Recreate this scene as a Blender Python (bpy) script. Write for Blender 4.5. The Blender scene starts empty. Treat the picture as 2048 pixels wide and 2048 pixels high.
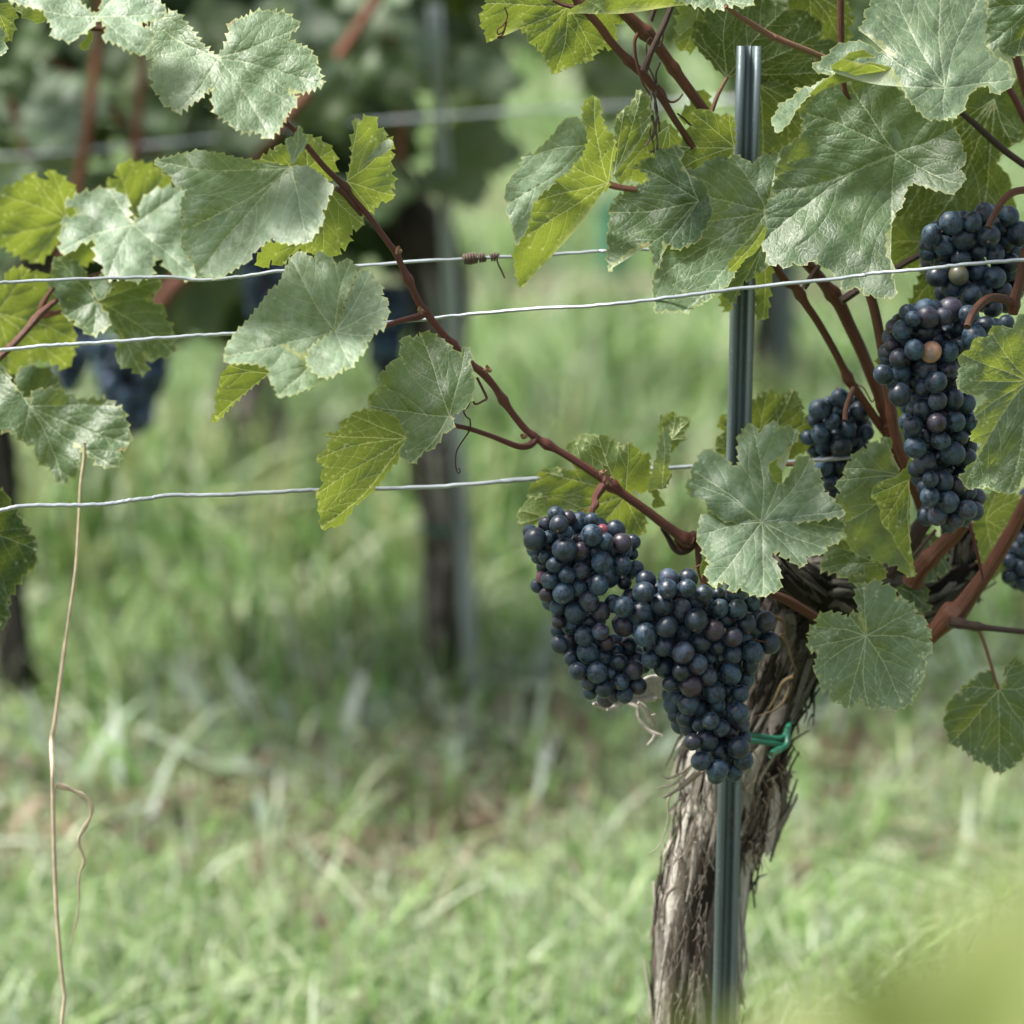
import bpy, math, random
import numpy as np
from mathutils import Vector, Matrix
from mathutils.geometry import delaunay_2d_cdt

rnd = random.Random(7)
S = bpy.context.scene
C = S.collection

# ---------------------------------------------------------------- camera, sky, sun, exposure
PITCH = math.radians(11.5)
CAMZ = 1.2
cam_d = bpy.data.cameras.new("camera")
cam_d.lens = 85; cam_d.sensor_width = 24; cam_d.sensor_height = 24; cam_d.sensor_fit = 'HORIZONTAL'
cam_d.clip_start = 0.05; cam_d.clip_end = 500
cam_d.dof.use_dof = True; cam_d.dof.focus_distance = 2.44; cam_d.dof.aperture_fstop = 3.1
cam = bpy.data.objects.new("camera", cam_d); C.objects.link(cam)
cam.location = (0, 0, CAMZ); cam.rotation_euler = (math.pi/2 - PITCH, 0, 0)
S.camera = cam

SUN = Vector((-0.45, 0.0, 0.89)).normalized()
W = bpy.data.worlds.new("World"); S.world = W; W.use_nodes = True
nt = W.node_tree; sky = nt.nodes.new('ShaderNodeTexSky'); sky.sky_type = 'NISHITA'; sky.sun_disc = False
sky.sun_elevation = math.asin(SUN.z); sky.sun_rotation = math.atan2(SUN.x, SUN.y)
sky.air_density = 1.0; sky.dust_density = 4.0; sky.ozone_density = 1.0
hs = nt.nodes.new('ShaderNodeHueSaturation'); hs.inputs['Saturation'].default_value = .55; nt.links.new(sky.outputs[0], hs.inputs['Color'])   # thin white haze
bg = nt.nodes['Background']; nt.links.new(hs.outputs[0], bg.inputs[0]); bg.inputs[1].default_value = 0.115
sl = bpy.data.lights.new("sun", 'SUN'); sl.energy = 4.1; sl.angle = math.radians(17); sl.color = (1, .96, .9)
so = bpy.data.objects.new("sun", sl); C.objects.link(so)
so.rotation_euler = SUN.to_track_quat('Z', 'Y').to_euler()
S.view_settings.view_transform = 'Standard'; S.view_settings.look = 'None'
S.view_settings.exposure = 1.3; S.view_settings.gamma = 1.0

# ---------------------------------------------------------------- picture geometry -> places in the vineyard
FPX = 2048*85/24
cp, sp = math.cos(PITCH), math.sin(PITCH)
ROWS = {0: (2.45, .22), 2: (4.55, .22), 3: (6.6, .22), 4: (8.7, .22)}
def P(px, py, d=0.0, row=0):
    """where the sight line through a point of the photo meets the plane of a vine row (d metres behind it)"""
    dx = (px-1024)/FPX; dz = -(py-1024)/FPX
    v = Vector((dx, cp+dz*sp, -sp+dz*cp))
    Y0, k = ROWS[row]
    t = (Y0+d)/(v.y-k*v.x)
    return Vector((0, 0, CAMZ)) + v*t
def mpp(row=0, d=0): return (ROWS[row][0]+d)/cp/FPX*1.0     # metres per photo pixel
REG = dict(A=(0,0,700),B=(600,0,700),C=(1000,0,548),D=(1500,0,548),E=(1000,900,600),F=(1500,350,548),G=(1500,850,548),
  H=(1200,1400,600),I=(0,500,600),J=(550,550,600),K=(1340,780,400),L=(1648,1200,400),M=(1400,1200,400),N=(1000,780,400),
  O=(1200,200,500),P=(1748,350,300),Q=(1748,600,300),R=(1748,850,300),S=(1248,1550,500),T=(0,1548,500),U=(700,1548,500),
  V=(0,0,400),Z=(0,0,2048),X=(0,0,1932))
def cv(reg, x, y):
    ox, oy, s = REG[reg]; f = 1932.0/s
    return (ox+x/f, oy+y/f)
def pts(txt):
    """'A 1,2 3,4 E 5,6' -> photo pixels"""
    out = []; reg = 'X'
    for w in txt.split():
        if w.isalpha(): reg = w
        else:
            x, y = w.split(','); out.append(cv(reg, float(x), float(y)))
    return out

# ---------------------------------------------------------------- tagging
def tag(o, label=None, cat=None, group=None, kind=None):
    if label: o['label'] = label
    if cat: o['category'] = cat
    if group: o['group'] = group
    if kind: o['kind'] = kind
    return o
def empty(name, loc, label, cat, group=None):
    o = bpy.data.objects.new(name, None); C.objects.link(o); o.location = loc; o.empty_display_size = .02
    return tag(o, label, cat, group)
def link(name, me, parent=None):
    o = bpy.data.objects.new(name, me); C.objects.link(o)
    if parent is not None:
        o.parent = parent
        o.matrix_parent_inverse = Matrix.Translation(-Vector(parent.location)) if parent.parent is None else Matrix.Identity(4)
    return o

# ---------------------------------------------------------------- materials
def mat(name):
    m = bpy.data.materials.new(name); m.use_nodes = True
    n = m.node_tree.nodes; l = m.node_tree.links
    return m, n, l, n['Principled BSDF'], n['Material Output']
def N(n, t, **kw):
    x = n.new(t)
    for k, v in kw.items(): setattr(x, k, v)
    return x
def mixc(n, l, fac, a, b, mode='MIX'):
    m = n.new('ShaderNodeMix'); m.data_type = 'RGBA'; m.blend_type = mode
    for s, v in ((m.inputs[0], fac), (m.inputs[6], a), (m.inputs[7], b)):
        if isinstance(v, (int, float)): s.default_value = v
        elif isinstance(v, tuple): s.default_value = (*v, 1)
        else: l.new(v, s)
    return m.outputs[2]
def mth(n, l, op, a, b=0.0, c=None, clamp=False):
    m = n.new('ShaderNodeMath'); m.operation = op; m.use_clamp = clamp
    for i, v in enumerate((a, b) if c is None else (a, b, c)):
        if isinstance(v, (int, float)): m.inputs[i].default_value = v
        else: l.new(v, m.inputs[i])
    return m.outputs[0]
def ramp(n, l, f, a, b, lo=0.0, hi=1.0):
    m = n.new('ShaderNodeMapRange'); l.new(f, m.inputs[0])
    m.inputs[1].default_value = a; m.inputs[2].default_value = b; m.inputs[3].default_value = lo; m.inputs[4].default_value = hi
    return m.outputs[0]
def noise(n, l, vec, scale, detail=4, rough=.55, dist=0):
    t = n.new('ShaderNodeTexNoise'); t.inputs['Scale'].default_value = scale; t.inputs['Detail'].default_value = detail
    t.inputs['Roughness'].default_value = rough; t.inputs['Distortion'].default_value = dist
    if vec is not None: l.new(vec, t.inputs['Vector'])
    return t.outputs[0]

def leaf_material(name, detail=True):
    m, n, l, b, out = mat(name)
    uv = n.new('ShaderNodeUVMap').outputs[0]
    oi = n.new('ShaderNodeObjectInfo'); sc = n.new('ShaderNodeSeparateColor'); l.new(oi.outputs['Color'], sc.inputs[0])
    dust_sheen, yel, dark = sc.outputs[0], sc.outputs[1], sc.outputs[2]  # dark puts canopy shade into the leaf colour, besides darker green leaves
    back = n.new('ShaderNodeNewGeometry').outputs['Backfacing']
    at = n.new('ShaderNodeAttribute'); at.attribute_name = 'edge'; edge = at.outputs['Fac']
    at2 = n.new('ShaderNodeAttribute'); at2.attribute_name = 'vein'; vein = at2.outputs['Fac']
    # object-dependent offset
    add = n.new('ShaderNodeVectorMath'); add.operation = 'ADD'; l.new(uv, add.inputs[0])
    cmb = n.new('ShaderNodeCombineXYZ'); l.new(mth(n, l, 'MULTIPLY', oi.outputs['Random'], 50), cmb.inputs[0]); l.new(cmb.outputs[0], add.inputs[1])
    U = add.outputs[0]
    # net of tertiary veins (cells about 9 and 3.5 px)
    dn = n.new('ShaderNodeTexNoise'); dn.inputs['Scale'].default_value = 6; dn.inputs['Detail'].default_value = 2; l.new(U, dn.inputs['Vector'])
    dm = n.new('ShaderNodeVectorMath'); dm.operation = 'MULTIPLY_ADD'; l.new(dn.outputs['Color'], dm.inputs[0]); dm.inputs[1].default_value = (.10, .10, 0); l.new(U, dm.inputs[2])
    v1 = N(n, 'ShaderNodeTexVoronoi', feature='DISTANCE_TO_EDGE'); v1.inputs['Scale'].default_value = 8.5; l.new(dm.outputs[0], v1.inputs['Vector'])
    v2 = N(n, 'ShaderNodeTexVoronoi', feature='DISTANCE_TO_EDGE'); v2.inputs['Scale'].default_value = 22; l.new(dm.outputs[0], v2.inputs['Vector'])
    net1 = ramp(n, l, v1.outputs['Distance'], 0.0, 0.09, 1, 0)
    net2 = ramp(n, l, v2.outputs['Distance'], 0.0, 0.12, 1, 0)
    big = noise(n, l, U, 1.3, 3); mid = noise(n, l, U, 7, 5, .6); fine = noise(n, l, U, 42, 4, .7)
    # upper side: green, chalky spray residue and bloom, with sky sheen painted in
    g1 = mixc(n, l, ramp(n, l, big, .3, .7), (.011, .040, .010), (.029, .076, .018))
    g1 = mixc(n, l, mth(n, l, 'MULTIPLY', ramp(n, l, mid, .5, .8), .5), g1, (.13, .17, .045))
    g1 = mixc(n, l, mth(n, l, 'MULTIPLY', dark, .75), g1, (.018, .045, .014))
    dmask = mth(n, l, 'MULTIPLY', mth(n, l, 'MULTIPLY', dust_sheen, .85), mth(n, l, 'ADD', ramp(n, l, mth(n, l, 'ADD', mth(n, l, 'MULTIPLY', mid, .45), mth(n, l, 'MULTIPLY', big, .55)), .38, .60, .32, 1.15), 0), None, True)
    top = mixc(n, l, dmask, g1, (.215, .295, .20))
    spk = mth(n, l, 'MULTIPLY', ramp(n, l, fine, .57, .64), mth(n, l, 'MULTIPLY', mth(n, l, 'ADD', dust_sheen, .05), ramp(n, l, mid, .40, .60)))
    top = mixc(n, l, mth(n, l, 'MULTIPLY', spk, 1.0, None, True), top, (.44, .49, .43))
    top = mixc(n, l, mth(n, l, 'MULTIPLY', net1, .26), top, (.20, .27, .15))
    top = mixc(n, l, mth(n, l, 'MULTIPLY', net2, .08), top, (.18, .25, .14))
    top = mixc(n, l, mth(n, l, 'MULTIPLY', vein, .85), top, (.44, .50, .34))
    spots = ramp(n, l, noise(n, l, U, 6.5, 3, .55), .66, .71)
    top = mixc(n, l, mth(n, l, 'MULTIPLY', spots, .4), top, (.24, .21, .06))
    nec = ramp(n, l, mth(n, l, 'ADD', noise(n, l, U, 2.6, 4, .6), mth(n, l, 'MULTIPLY', edge, .13)), .73, .76)
    top = mixc(n, l, nec, top, (.16, .075, .035))
    # lower side
    u1 = mixc(n, l, ramp(n, l, big, .3, .7), (.065, .108, .024), (.105, .150, .034))
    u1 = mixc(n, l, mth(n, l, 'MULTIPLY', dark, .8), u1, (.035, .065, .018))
    u1 = mixc(n, l, mth(n, l, 'MULTIPLY', net1, .40), u1, (.27, .33, .11))
    u1 = mixc(n, l, mth(n, l, 'MULTIPLY', net2, .18), u1, (.22, .28, .09))
    u1 = mixc(n, l, mth(n, l, 'MULTIPLY', vein, .95), u1, (.62, .64, .36))
    col = mixc(n, l, back, top, u1)
    col = mixc(n, l, mth(n, l, 'MULTIPLY', yel, .55), col, (.30, .33, .05))
    col = mixc(n, l, mth(n, l, 'MULTIPLY', ramp(n, l, edge, .55, 1.0), .65), col, (.36, .38, .15))
    l.new(col, b.inputs['Base Color'])
    l.new(ramp(n, l, mid, .3, .7, .44, .58), b.inputs['Roughness'])
    l.new(ramp(n, l, dark, 0, 1, .72, .10), b.inputs['Specular IOR Level'])
    # bump: cells bulge, veins sink
    def sm(o_, b_):
        m_ = n.new('ShaderNodeMapRange'); m_.interpolation_type = 'SMOOTHSTEP'; l.new(o_, m_.inputs[0]); m_.inputs[1].default_value = 0; m_.inputs[2].default_value = b_; return m_.outputs[0]
    h = mth(n, l, 'ADD', mth(n, l, 'MULTIPLY', sm(v1.outputs['Distance'], .20), .8), mth(n, l, 'MULTIPLY', sm(v2.outputs['Distance'], .25), .25))
    h = mth(n, l, 'ADD', h, mth(n, l, 'MULTIPLY', mid, .5))
    bp = n.new('ShaderNodeBump'); bp.inputs['Distance'].default_value = .0010
    l.new(ramp(n, l, oi.outputs['Random'], 0, 1, .16, .34), bp.inputs['Strength'])
    l.new(h, bp.inputs['Height']); l.new(bp.outputs[0], b.inputs['Normal'])
    tr = n.new('ShaderNodeBsdfTranslucent')
    tc = mixc(n, l, vein, (.27, .335, .035), (.52, .54, .16))
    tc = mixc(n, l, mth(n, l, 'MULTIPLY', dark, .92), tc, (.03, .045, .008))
    l.new(tc, tr.inputs[0]); l.new(bp.outputs[0], tr.inputs['Normal'])
    mx = n.new('ShaderNodeMixShader'); mx.inputs[0].default_value = .33
    l.new(b.outputs[0], mx.inputs[1]); l.new(tr.outputs[0], mx.inputs[2]); l.new(mx.outputs[0], out.inputs[0])
    return m

def bark_cane(name, c1, c2, c3):
    m, n, l, b, out = mat(name)
    uv = n.new('ShaderNodeUVMap').outputs[0]
    mp = n.new('ShaderNodeMapping'); mp.inputs['Scale'].default_value = (18, .8, 1); l.new(uv, mp.inputs[0])
    s = noise(n, l, mp.outputs[0], 1.6, 6, .72)
    tc = n.new('ShaderNodeTexCoord').outputs['Object']
    big = noise(n, l, tc, 14, 3); f = noise(n, l, tc, 500, 3, .6)
    c = mixc(n, l, ramp(n, l, s, .35, .65), c1, c2)
    c = mixc(n, l, mth(n, l, 'MULTIPLY', ramp(n, l, big, .45, .7), .6), c, c3)
    l.new(c, b.inputs['Base Color']); b.inputs['Roughness'].default_value = .5; b.inputs['Specular IOR Level'].default_value = .35
    bp = n.new('ShaderNodeBump'); bp.inputs['Strength'].default_value = .85; bp.inputs['Distance'].default_value = .0018
    l.new(mth(n, l, 'ADD', s, mth(n, l, 'MULTIPLY', f, .25)), bp.inputs['Height']); l.new(bp.outputs[0], b.inputs['Normal'])
    return m

def grape_material():
    m, n, l, b, out = mat('grape_skin')
    oi = n.new('ShaderNodeObjectInfo'); tc = n.new('ShaderNodeTexCoord').outputs['Object']
    add = n.new('ShaderNodeVectorMath'); add.operation = 'ADD'; l.new(tc, add.inputs[0])
    cmb = n.new('ShaderNodeCombineXYZ'); l.new(mth(n, l, 'MULTIPLY', oi.outputs['Random'], 40), cmb.inputs[0]); l.new(cmb.outputs[0], add.inputs[1])
    U = add.outputs[0]
    a = noise(n, l, U, 1.3, 3); c = noise(n, l, U, 4.2, 6, .72, .8); f = noise(n, l, U, 11, 5, .75)
    bloom = ramp(n, l, mth(n, l, 'ADD', mth(n, l, 'MULTIPLY', a, .45), mth(n, l, 'MULTIPLY', c, .55)), .44, .56)
    bloom = mth(n, l, 'MULTIPLY', bloom, ramp(n, l, f, .38, .47, .05, 1))
    bl = mth(n, l, 'MULTIPLY', bloom, ramp(n, l, oi.outputs['Random'], 0, 1, .15, .95))
    col = mixc(n, l, mth(n, l, 'MULTIPLY', bl, .85), oi.outputs['Color'], mixc(n, l, .12, (.055, .118, .185), oi.outputs['Color']))
    sx = n.new('ShaderNodeSeparateXYZ'); l.new(tc, sx.inputs[0])
    scar = ramp(n, l, sx.outputs['Z'], -.996, -.988, 1, 0)
    col = mixc(n, l, scar, col, (.26, .15, .08))
    l.new(col, b.inputs['Base Color'])
    l.new(ramp(n, l, bl, 0, .7, .32, .68), b.inputs['Roughness'])
    b.inputs['Specular IOR Level'].default_value = .5
    b.inputs['Sheen Weight'].default_value = .06; b.inputs['Sheen Roughness'].default_value = .5; b.inputs['Sheen Tint'].default_value = (.55, .75, 1, 1)
    bp = n.new('ShaderNodeBump'); bp.inputs['Strength'].default_value = .25; bp.inputs['Distance'].default_value = .0004
    l.new(c, bp.inputs['Height']); l.new(bp.outputs[0], b.inputs['Normal'])
    return m

def attr_mat(name, rough=.7, spec=.3, bump=None, mul=1.0, trans=0.0):
    """colour comes from the mesh's own 'col' attribute (one colour per fibre / blade, trunk shreds with side light painted in)"""
    m, n, l, b, out = mat(name)
    a = n.new('ShaderNodeAttribute'); a.attribute_name = 'col'
    col = a.outputs['Color']
    tc = n.new('ShaderNodeTexCoord').outputs['Object']
    if bump:
        s = noise(n, l, tc, bump, 5, .7)
        col = mixc(n, l, ramp(n, l, s, .3, .7, 0, .6), col, mixc(n, l, 1.0, col, (.35, .33, .3), 'MULTIPLY'))
        bp = n.new('ShaderNodeBump'); bp.inputs['Strength'].default_value = .7; bp.inputs['Distance'].default_value = .0015
        l.new(s, bp.inputs['Height']); l.new(bp.outputs[0], b.inputs['Normal'])
    l.new(col, b.inputs['Base Color']); b.inputs['Roughness'].default_value = rough; b.inputs['Specular IOR Level'].default_value = spec
    if trans:
        tr = n.new('ShaderNodeBsdfTranslucent'); l.new(col, tr.inputs[0])
        mx = n.new('ShaderNodeMixShader'); mx.inputs[0].default_value = trans
        l.new(b.outputs[0], mx.inputs[1]); l.new(tr.outputs[0], mx.inputs[2]); l.new(mx.outputs[0], out.inputs[0])
    return m

def metal_mat(name, col, rough, metallic, sc=60):
    m, n, l, b, out = mat(name)
    tc = n.new('ShaderNodeTexCoord').outputs['Object']
    mp = n.new('ShaderNodeMapping'); mp.inputs['Scale'].default_value = (1, 1, .12); l.new(tc, mp.inputs[0])
    s = noise(n, l, mp.outputs[0], sc, 5, .6); g = noise(n, l, tc, 380, 3, .7)
    dk = tuple(x*.55 for x in col)
    c = mixc(n, l, ramp(n, l, s, .35, .65), dk, col)
    c = mixc(n, l, mth(n, l, 'MULTIPLY', ramp(n, l, g, .6, .75), .5), c, (.30, .33, .33))
    l.new(c, b.inputs['Base Color']); b.inputs['Metallic'].default_value = metallic
    l.new(ramp(n, l, g, .3, .7, rough-.08, rough+.12), b.inputs['Roughness'])
    bp = n.new('ShaderNodeBump'); bp.inputs['Strength'].default_value = .15; bp.inputs['Distance'].default_value = .0005
    l.new(g, bp.inputs['Height']); l.new(bp.outputs[0], b.inputs['Normal'])
    return m
def plain(name, col, rough=.5, sc=40, var=.35):
    m, n, l, b, out = mat(name)
    s = noise(n, l, n.new('ShaderNodeTexCoord').outputs['Object'], sc, 4)
    l.new(mixc(n, l, ramp(n, l, s, .3, .7), tuple(x*(1-var) for x in col), tuple(min(1, x*(1+var)) for x in col)), b.inputs['Base Color'])
    b.inputs['Roughness'].default_value = rough
    return m

M_LEAF = leaf_material('vine_leaf')
M_CANE = bark_cane('cane_bark', (.035, .012, .006), (.165, .056, .022), (.040, .018, .010))
M_REDCANE = bark_cane('red_cane_bark', (.045, .012, .010), (.155, .045, .030), (.075, .036, .016))
M_DARKCANE = bark_cane('dark_cane_bark', (.025, .014, .010), (.07, .036, .022), (.03, .018, .012))
M_PETIOLE = bark_cane('petiole', (.17, .065, .045), (.26, .12, .07), (.13, .12, .05))
M_GRAPE = grape_material()
M_BARK = attr_mat('trunk_bark', .85, .15, 260)
M_GRASS = attr_mat('grass_blades', .55, .35, None, trans=.35)
M_DRY = plain('dried_tendril', (.075, .05, .035), .8, 200)
M_WIRE = metal_mat('galvanised_wire', (.36, .40, .42), .42, .45, 20)
M_STEEL = metal_mat('galvanised_stake', (.14, .185, .19), .45, .35, 30)
M_STEEL2 = metal_mat('pale_galvanised_stake', (.42, .47, .46), .5, .2, 30)
M_GREENPLASTIC = plain('green_plastic', (.012, .13, .075), .42, 60, .25)
M_STRAW = plain('straw_stem', (.44, .35, .245), .6, 90, .25)
M_GUARD = plain('green_guard', (.045, .20, .13), .5, 6, .15)

# ---------------------------------------------------------------- mesh tools
class MB:
    def __init__(s): s.v = []; s.f = []; s.uv = []; s.col = []; s.m = []
    def add(s, vs, fs, uvs=None, col=None, mi=0):
        o = len(s.v); s.v += [tuple(x) for x in vs]; s.f += [tuple(i+o for i in f) for f in fs]
        s.uv += (uvs if uvs else [(0, 0)]*len(vs)); s.m += [mi]*len(fs)
        s.col += [col if col else (.5, .5, .5)]*len(vs)
    def build(s, name, mats, parent=None, smooth=True):
        me = bpy.data.meshes.new(name); me.from_pydata(s.v, [], s.f)
        u = me.uv_layers.new(name='UVMap'); idx = np.empty(len(me.loops), int); me.loops.foreach_get('vertex_index', idx)
        u.data.foreach_set('uv', np.array(s.uv, dtype=np.float32)[idx].ravel())
        ca = me.attributes.new('col', 'FLOAT_COLOR', 'POINT')
        cc = np.ones((len(s.v), 4), np.float32); cc[:, :3] = np.array(s.col, np.float32); ca.data.foreach_set('color', cc.ravel())
        for m in (mats if isinstance(mats, (list, tuple)) else [mats]): me.materials.append(m)
        me.polygons.foreach_set('material_index', np.array(s.m, np.int32))
        if smooth: me.polygons.foreach_set('use_smooth', np.ones(len(me.polygons), bool))
        me.update()
        return link(name, me, parent)
def catmull(p, n=6):
    p = [Vector(q) for q in p]
    if len(p) < 3: return p
    q = [p[0]*2-p[1]]+p+[p[-1]*2-p[-2]]; out = []
    for i in range(1, len(q)-2):
        for j in range(n):
            t = j/n
            out.append(.5*((2*q[i])+(q[i+1]-q[i-1])*t+(2*q[i-1]-5*q[i]+4*q[i+1]-q[i+2])*t*t+(3*q[i]-q[i-1]-3*q[i+1]+q[i+2])*t**3))
    out.append(p[-1]); return out
def lerp_list(a, n):
    """stretch a list of numbers to n samples"""
    if len(a) == 1: return a*n
    return [float(x) for x in np.interp(np.linspace(0, len(a)-1, n), range(len(a)), a)]
def tube(mb, path, rad, sides=10, col=None, wob=0.0, seed=0, mi=0, flat=1.0):
    rr = random.Random(seed); nP = len(path); T = []
    for i in range(nP):
        t = (path[min(i+1, nP-1)]-path[max(i-1, 0)]); T.append(t.normalized() if t.length > 1e-9 else Vector((0, 0, 1)))
    up = Vector((0, -1, 0)) if abs(T[0].y) < .9 else Vector((1, 0, 0))
    vs, uvs, fs = [], [], []; L = 0
    ph = [rr.uniform(0, 6.28) for _ in range(4)]
    for i in range(nP):
        up = (up-T[i]*up.dot(T[i])).normalized(); sd = T[i].cross(up)
        if i: L += (path[i]-path[i-1]).length
        for k in range(sides+1):
            a = 2*math.pi*k/sides
            r = rad[i]*(1+wob*(math.sin(3*a+ph[0]+L*60)*.5+math.sin(2*a+ph[1]-L*35)*.5))
            vs.append(path[i]+(up*math.cos(a)*flat+sd*math.sin(a))*r); uvs.append((k/sides, L*20))
    for i in range(nP-1):
        for k in range(sides):
            a = i*(sides+1)+k; fs.append((a, a+1, a+sides+2, a+sides+1))
    for base, rev in ((0, True), ((nP-1)*(sides+1), False)):
        c = len(vs); vs.append(path[0] if rev else path[-1]); uvs.append((.5, L*20))
        for k in range(sides):
            f = (base+k, base+k+1, c); fs.append(f[::-1] if not rev else f)
    mb.add(vs, fs, uvs, col, mi)

def cane(txt, rad, d, m, parent, name='cane', nodes=(), row=0, sub=6, wob=.06, sides=12, seed=1):
    """a cane along photo points; rad in photo px, d = depth list; nodes = [(t 0..1, extra px)]"""
    pp = pts(txt) if isinstance(txt, str) else txt
    dd = lerp_list(list(d) if hasattr(d, '__len__') else [d], len(pp)); w = [P(x, y, e, row) for (x, y), e in zip(pp, dd)]
    path = catmull(w, sub); r = lerp_list(list(rad) if hasattr(rad, '__len__') else [rad], len(path))
    n = len(path)
    cum = [0]
    for i in range(1, n): cum.append(cum[-1]+(path[i]-path[i-1]).length)
    for i in range(n):
        for t, e in nodes:
            r[i] += e*math.exp(-((cum[i]/cum[-1]-t)*cum[-1]/(mpp(row)*11))**2)
    r = [x*mpp(row) for x in r]
    mb = MB(); tube(mb, path, r, sides, wob=wob, seed=seed)
    return mb.build(name, m, parent)

# ---------------------------------------------------------------- leaves
def area(p): return .5*sum(p[i][0]*p[(i+1) % len(p)][1]-p[(i+1) % len(p)][0]*p[i][1] for i in range(len(p)))
def teeth(poly, amp, step, rr):
    if amp <= 0: return poly
    sgn = 1 if area(poly) > 0 else -1; out = []; n = len(poly)
    for i in range(n):
        a, b = poly[i], poly[(i+1) % n]; L = math.dist(a, b); out.append(a)
        if L < step*.55: continue
        k = max(1, round(L/step)); nx, ny = (b[1]-a[1])/L*sgn, -(b[0]-a[0])/L*sgn
        for j in range(k):
            t0 = j/k; A = amp*rr.uniform(.5, 1.3)
            for tt, e in ((.45, .62), (.74, 1.15), (.83, .25)):
                t = t0+tt/k
                if t > .97: continue
                out.append((a[0]+(b[0]-a[0])*t+nx*A*e, a[1]+(b[1]-a[1])*t+ny*A*e))
            if j < k-1: out.append((a[0]+(b[0]-a[0])*(j+1)/k-nx*A*.2, a[1]+(b[1]-a[1])*(j+1)/k-ny*A*.2))
    return out
def inside(poly, X, Y):
    c = np.zeros(X.shape, bool); n = len(poly); j = n-1
    for i in range(n):
        xi, yi = poly[i]; xj, yj = poly[j]
        if yi != yj:
            c ^= ((yi > Y) != (yj > Y)) & (X < (xj-xi)*(Y-yi)/(yj-yi)+xi)
        j = i
    return c
def segdist(X, Y, segs):
    """min distance from points to segments"""
    out = np.full(X.shape, 1e9)
    for (x0, y0, x1, y1) in segs:
        dx, dy = x1-x0, y1-y0; L = dx*dx+dy*dy+1e-9
        t = np.clip(((X-x0)*dx+(Y-y0)*dy)/L, 0, 1)
        out = np.minimum(out, np.hypot(X-x0-t*dx, Y-y0-t*dy))
    return out
def veins_for(poly, J, tips, rr, size):
    mains, secs = [], []
    pa = np.array(poly)
    for T in tips:
        dx, dy = T[0]-J[0], T[1]-J[1]; L = math.hypot(dx, dy)
        if L < 5: continue
        b = rr.uniform(-.06, .06)*L; nx, ny = -dy/L, dx/L; ln = []
        for i in range(11):
            t = i/10; o = b*math.sin(math.pi*t)+math.sin(t*9+b)*L*.006
            ln.append((J[0]+dx*t+nx*o, J[1]+dy*t+ny*o))
        mains.append((ln, L))
    for mi_, (ln, L) in enumerate(mains):
        k = max(3, int(L/36)); side = 1
        for j in range(1, k*2):
            t = (j+.6)/(k*2+1); side = -side
            i = min(9, int(t*10)); f = t*10-i
            p = (ln[i][0]*(1-f)+ln[i+1][0]*f, ln[i][1]*(1-f)+ln[i+1][1]*f)
            dx, dy = ln[i+1][0]-ln[i][0], ln[i+1][1]-ln[i][1]; q = math.hypot(dx, dy); dx /= q; dy /= q
            a = side*math.radians(rr.uniform(38, 55)); c, s = math.cos(a), math.sin(a)
            vx, vy = dx*c-dy*s, dx*s+dy*c
            bend = -side*math.radians(2.4); out = [p]; x, y = p; st = 7
            lim = L*(.62*(1-t)+.12)
            oth = [m_[0] for q_, m_ in enumerate(mains) if q_ != mi_]; tot = 0
            while tot < lim:
                c, s = math.cos(bend), math.sin(bend); vx, vy = vx*c-vy*s, vx*s+vy*c
                x += vx*st; y += vy*st; tot += st
                if not inside(poly, np.array([x]), np.array([y]))[0]: break
                if any(min(math.hypot(x-u[0], y-u[1]) for u in o_) < 9 for o_ in oth): break
                out.append((x, y))
            if len(out) > 2: secs.append(out)
    return [m_[0] for m_ in mains], secs
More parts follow.
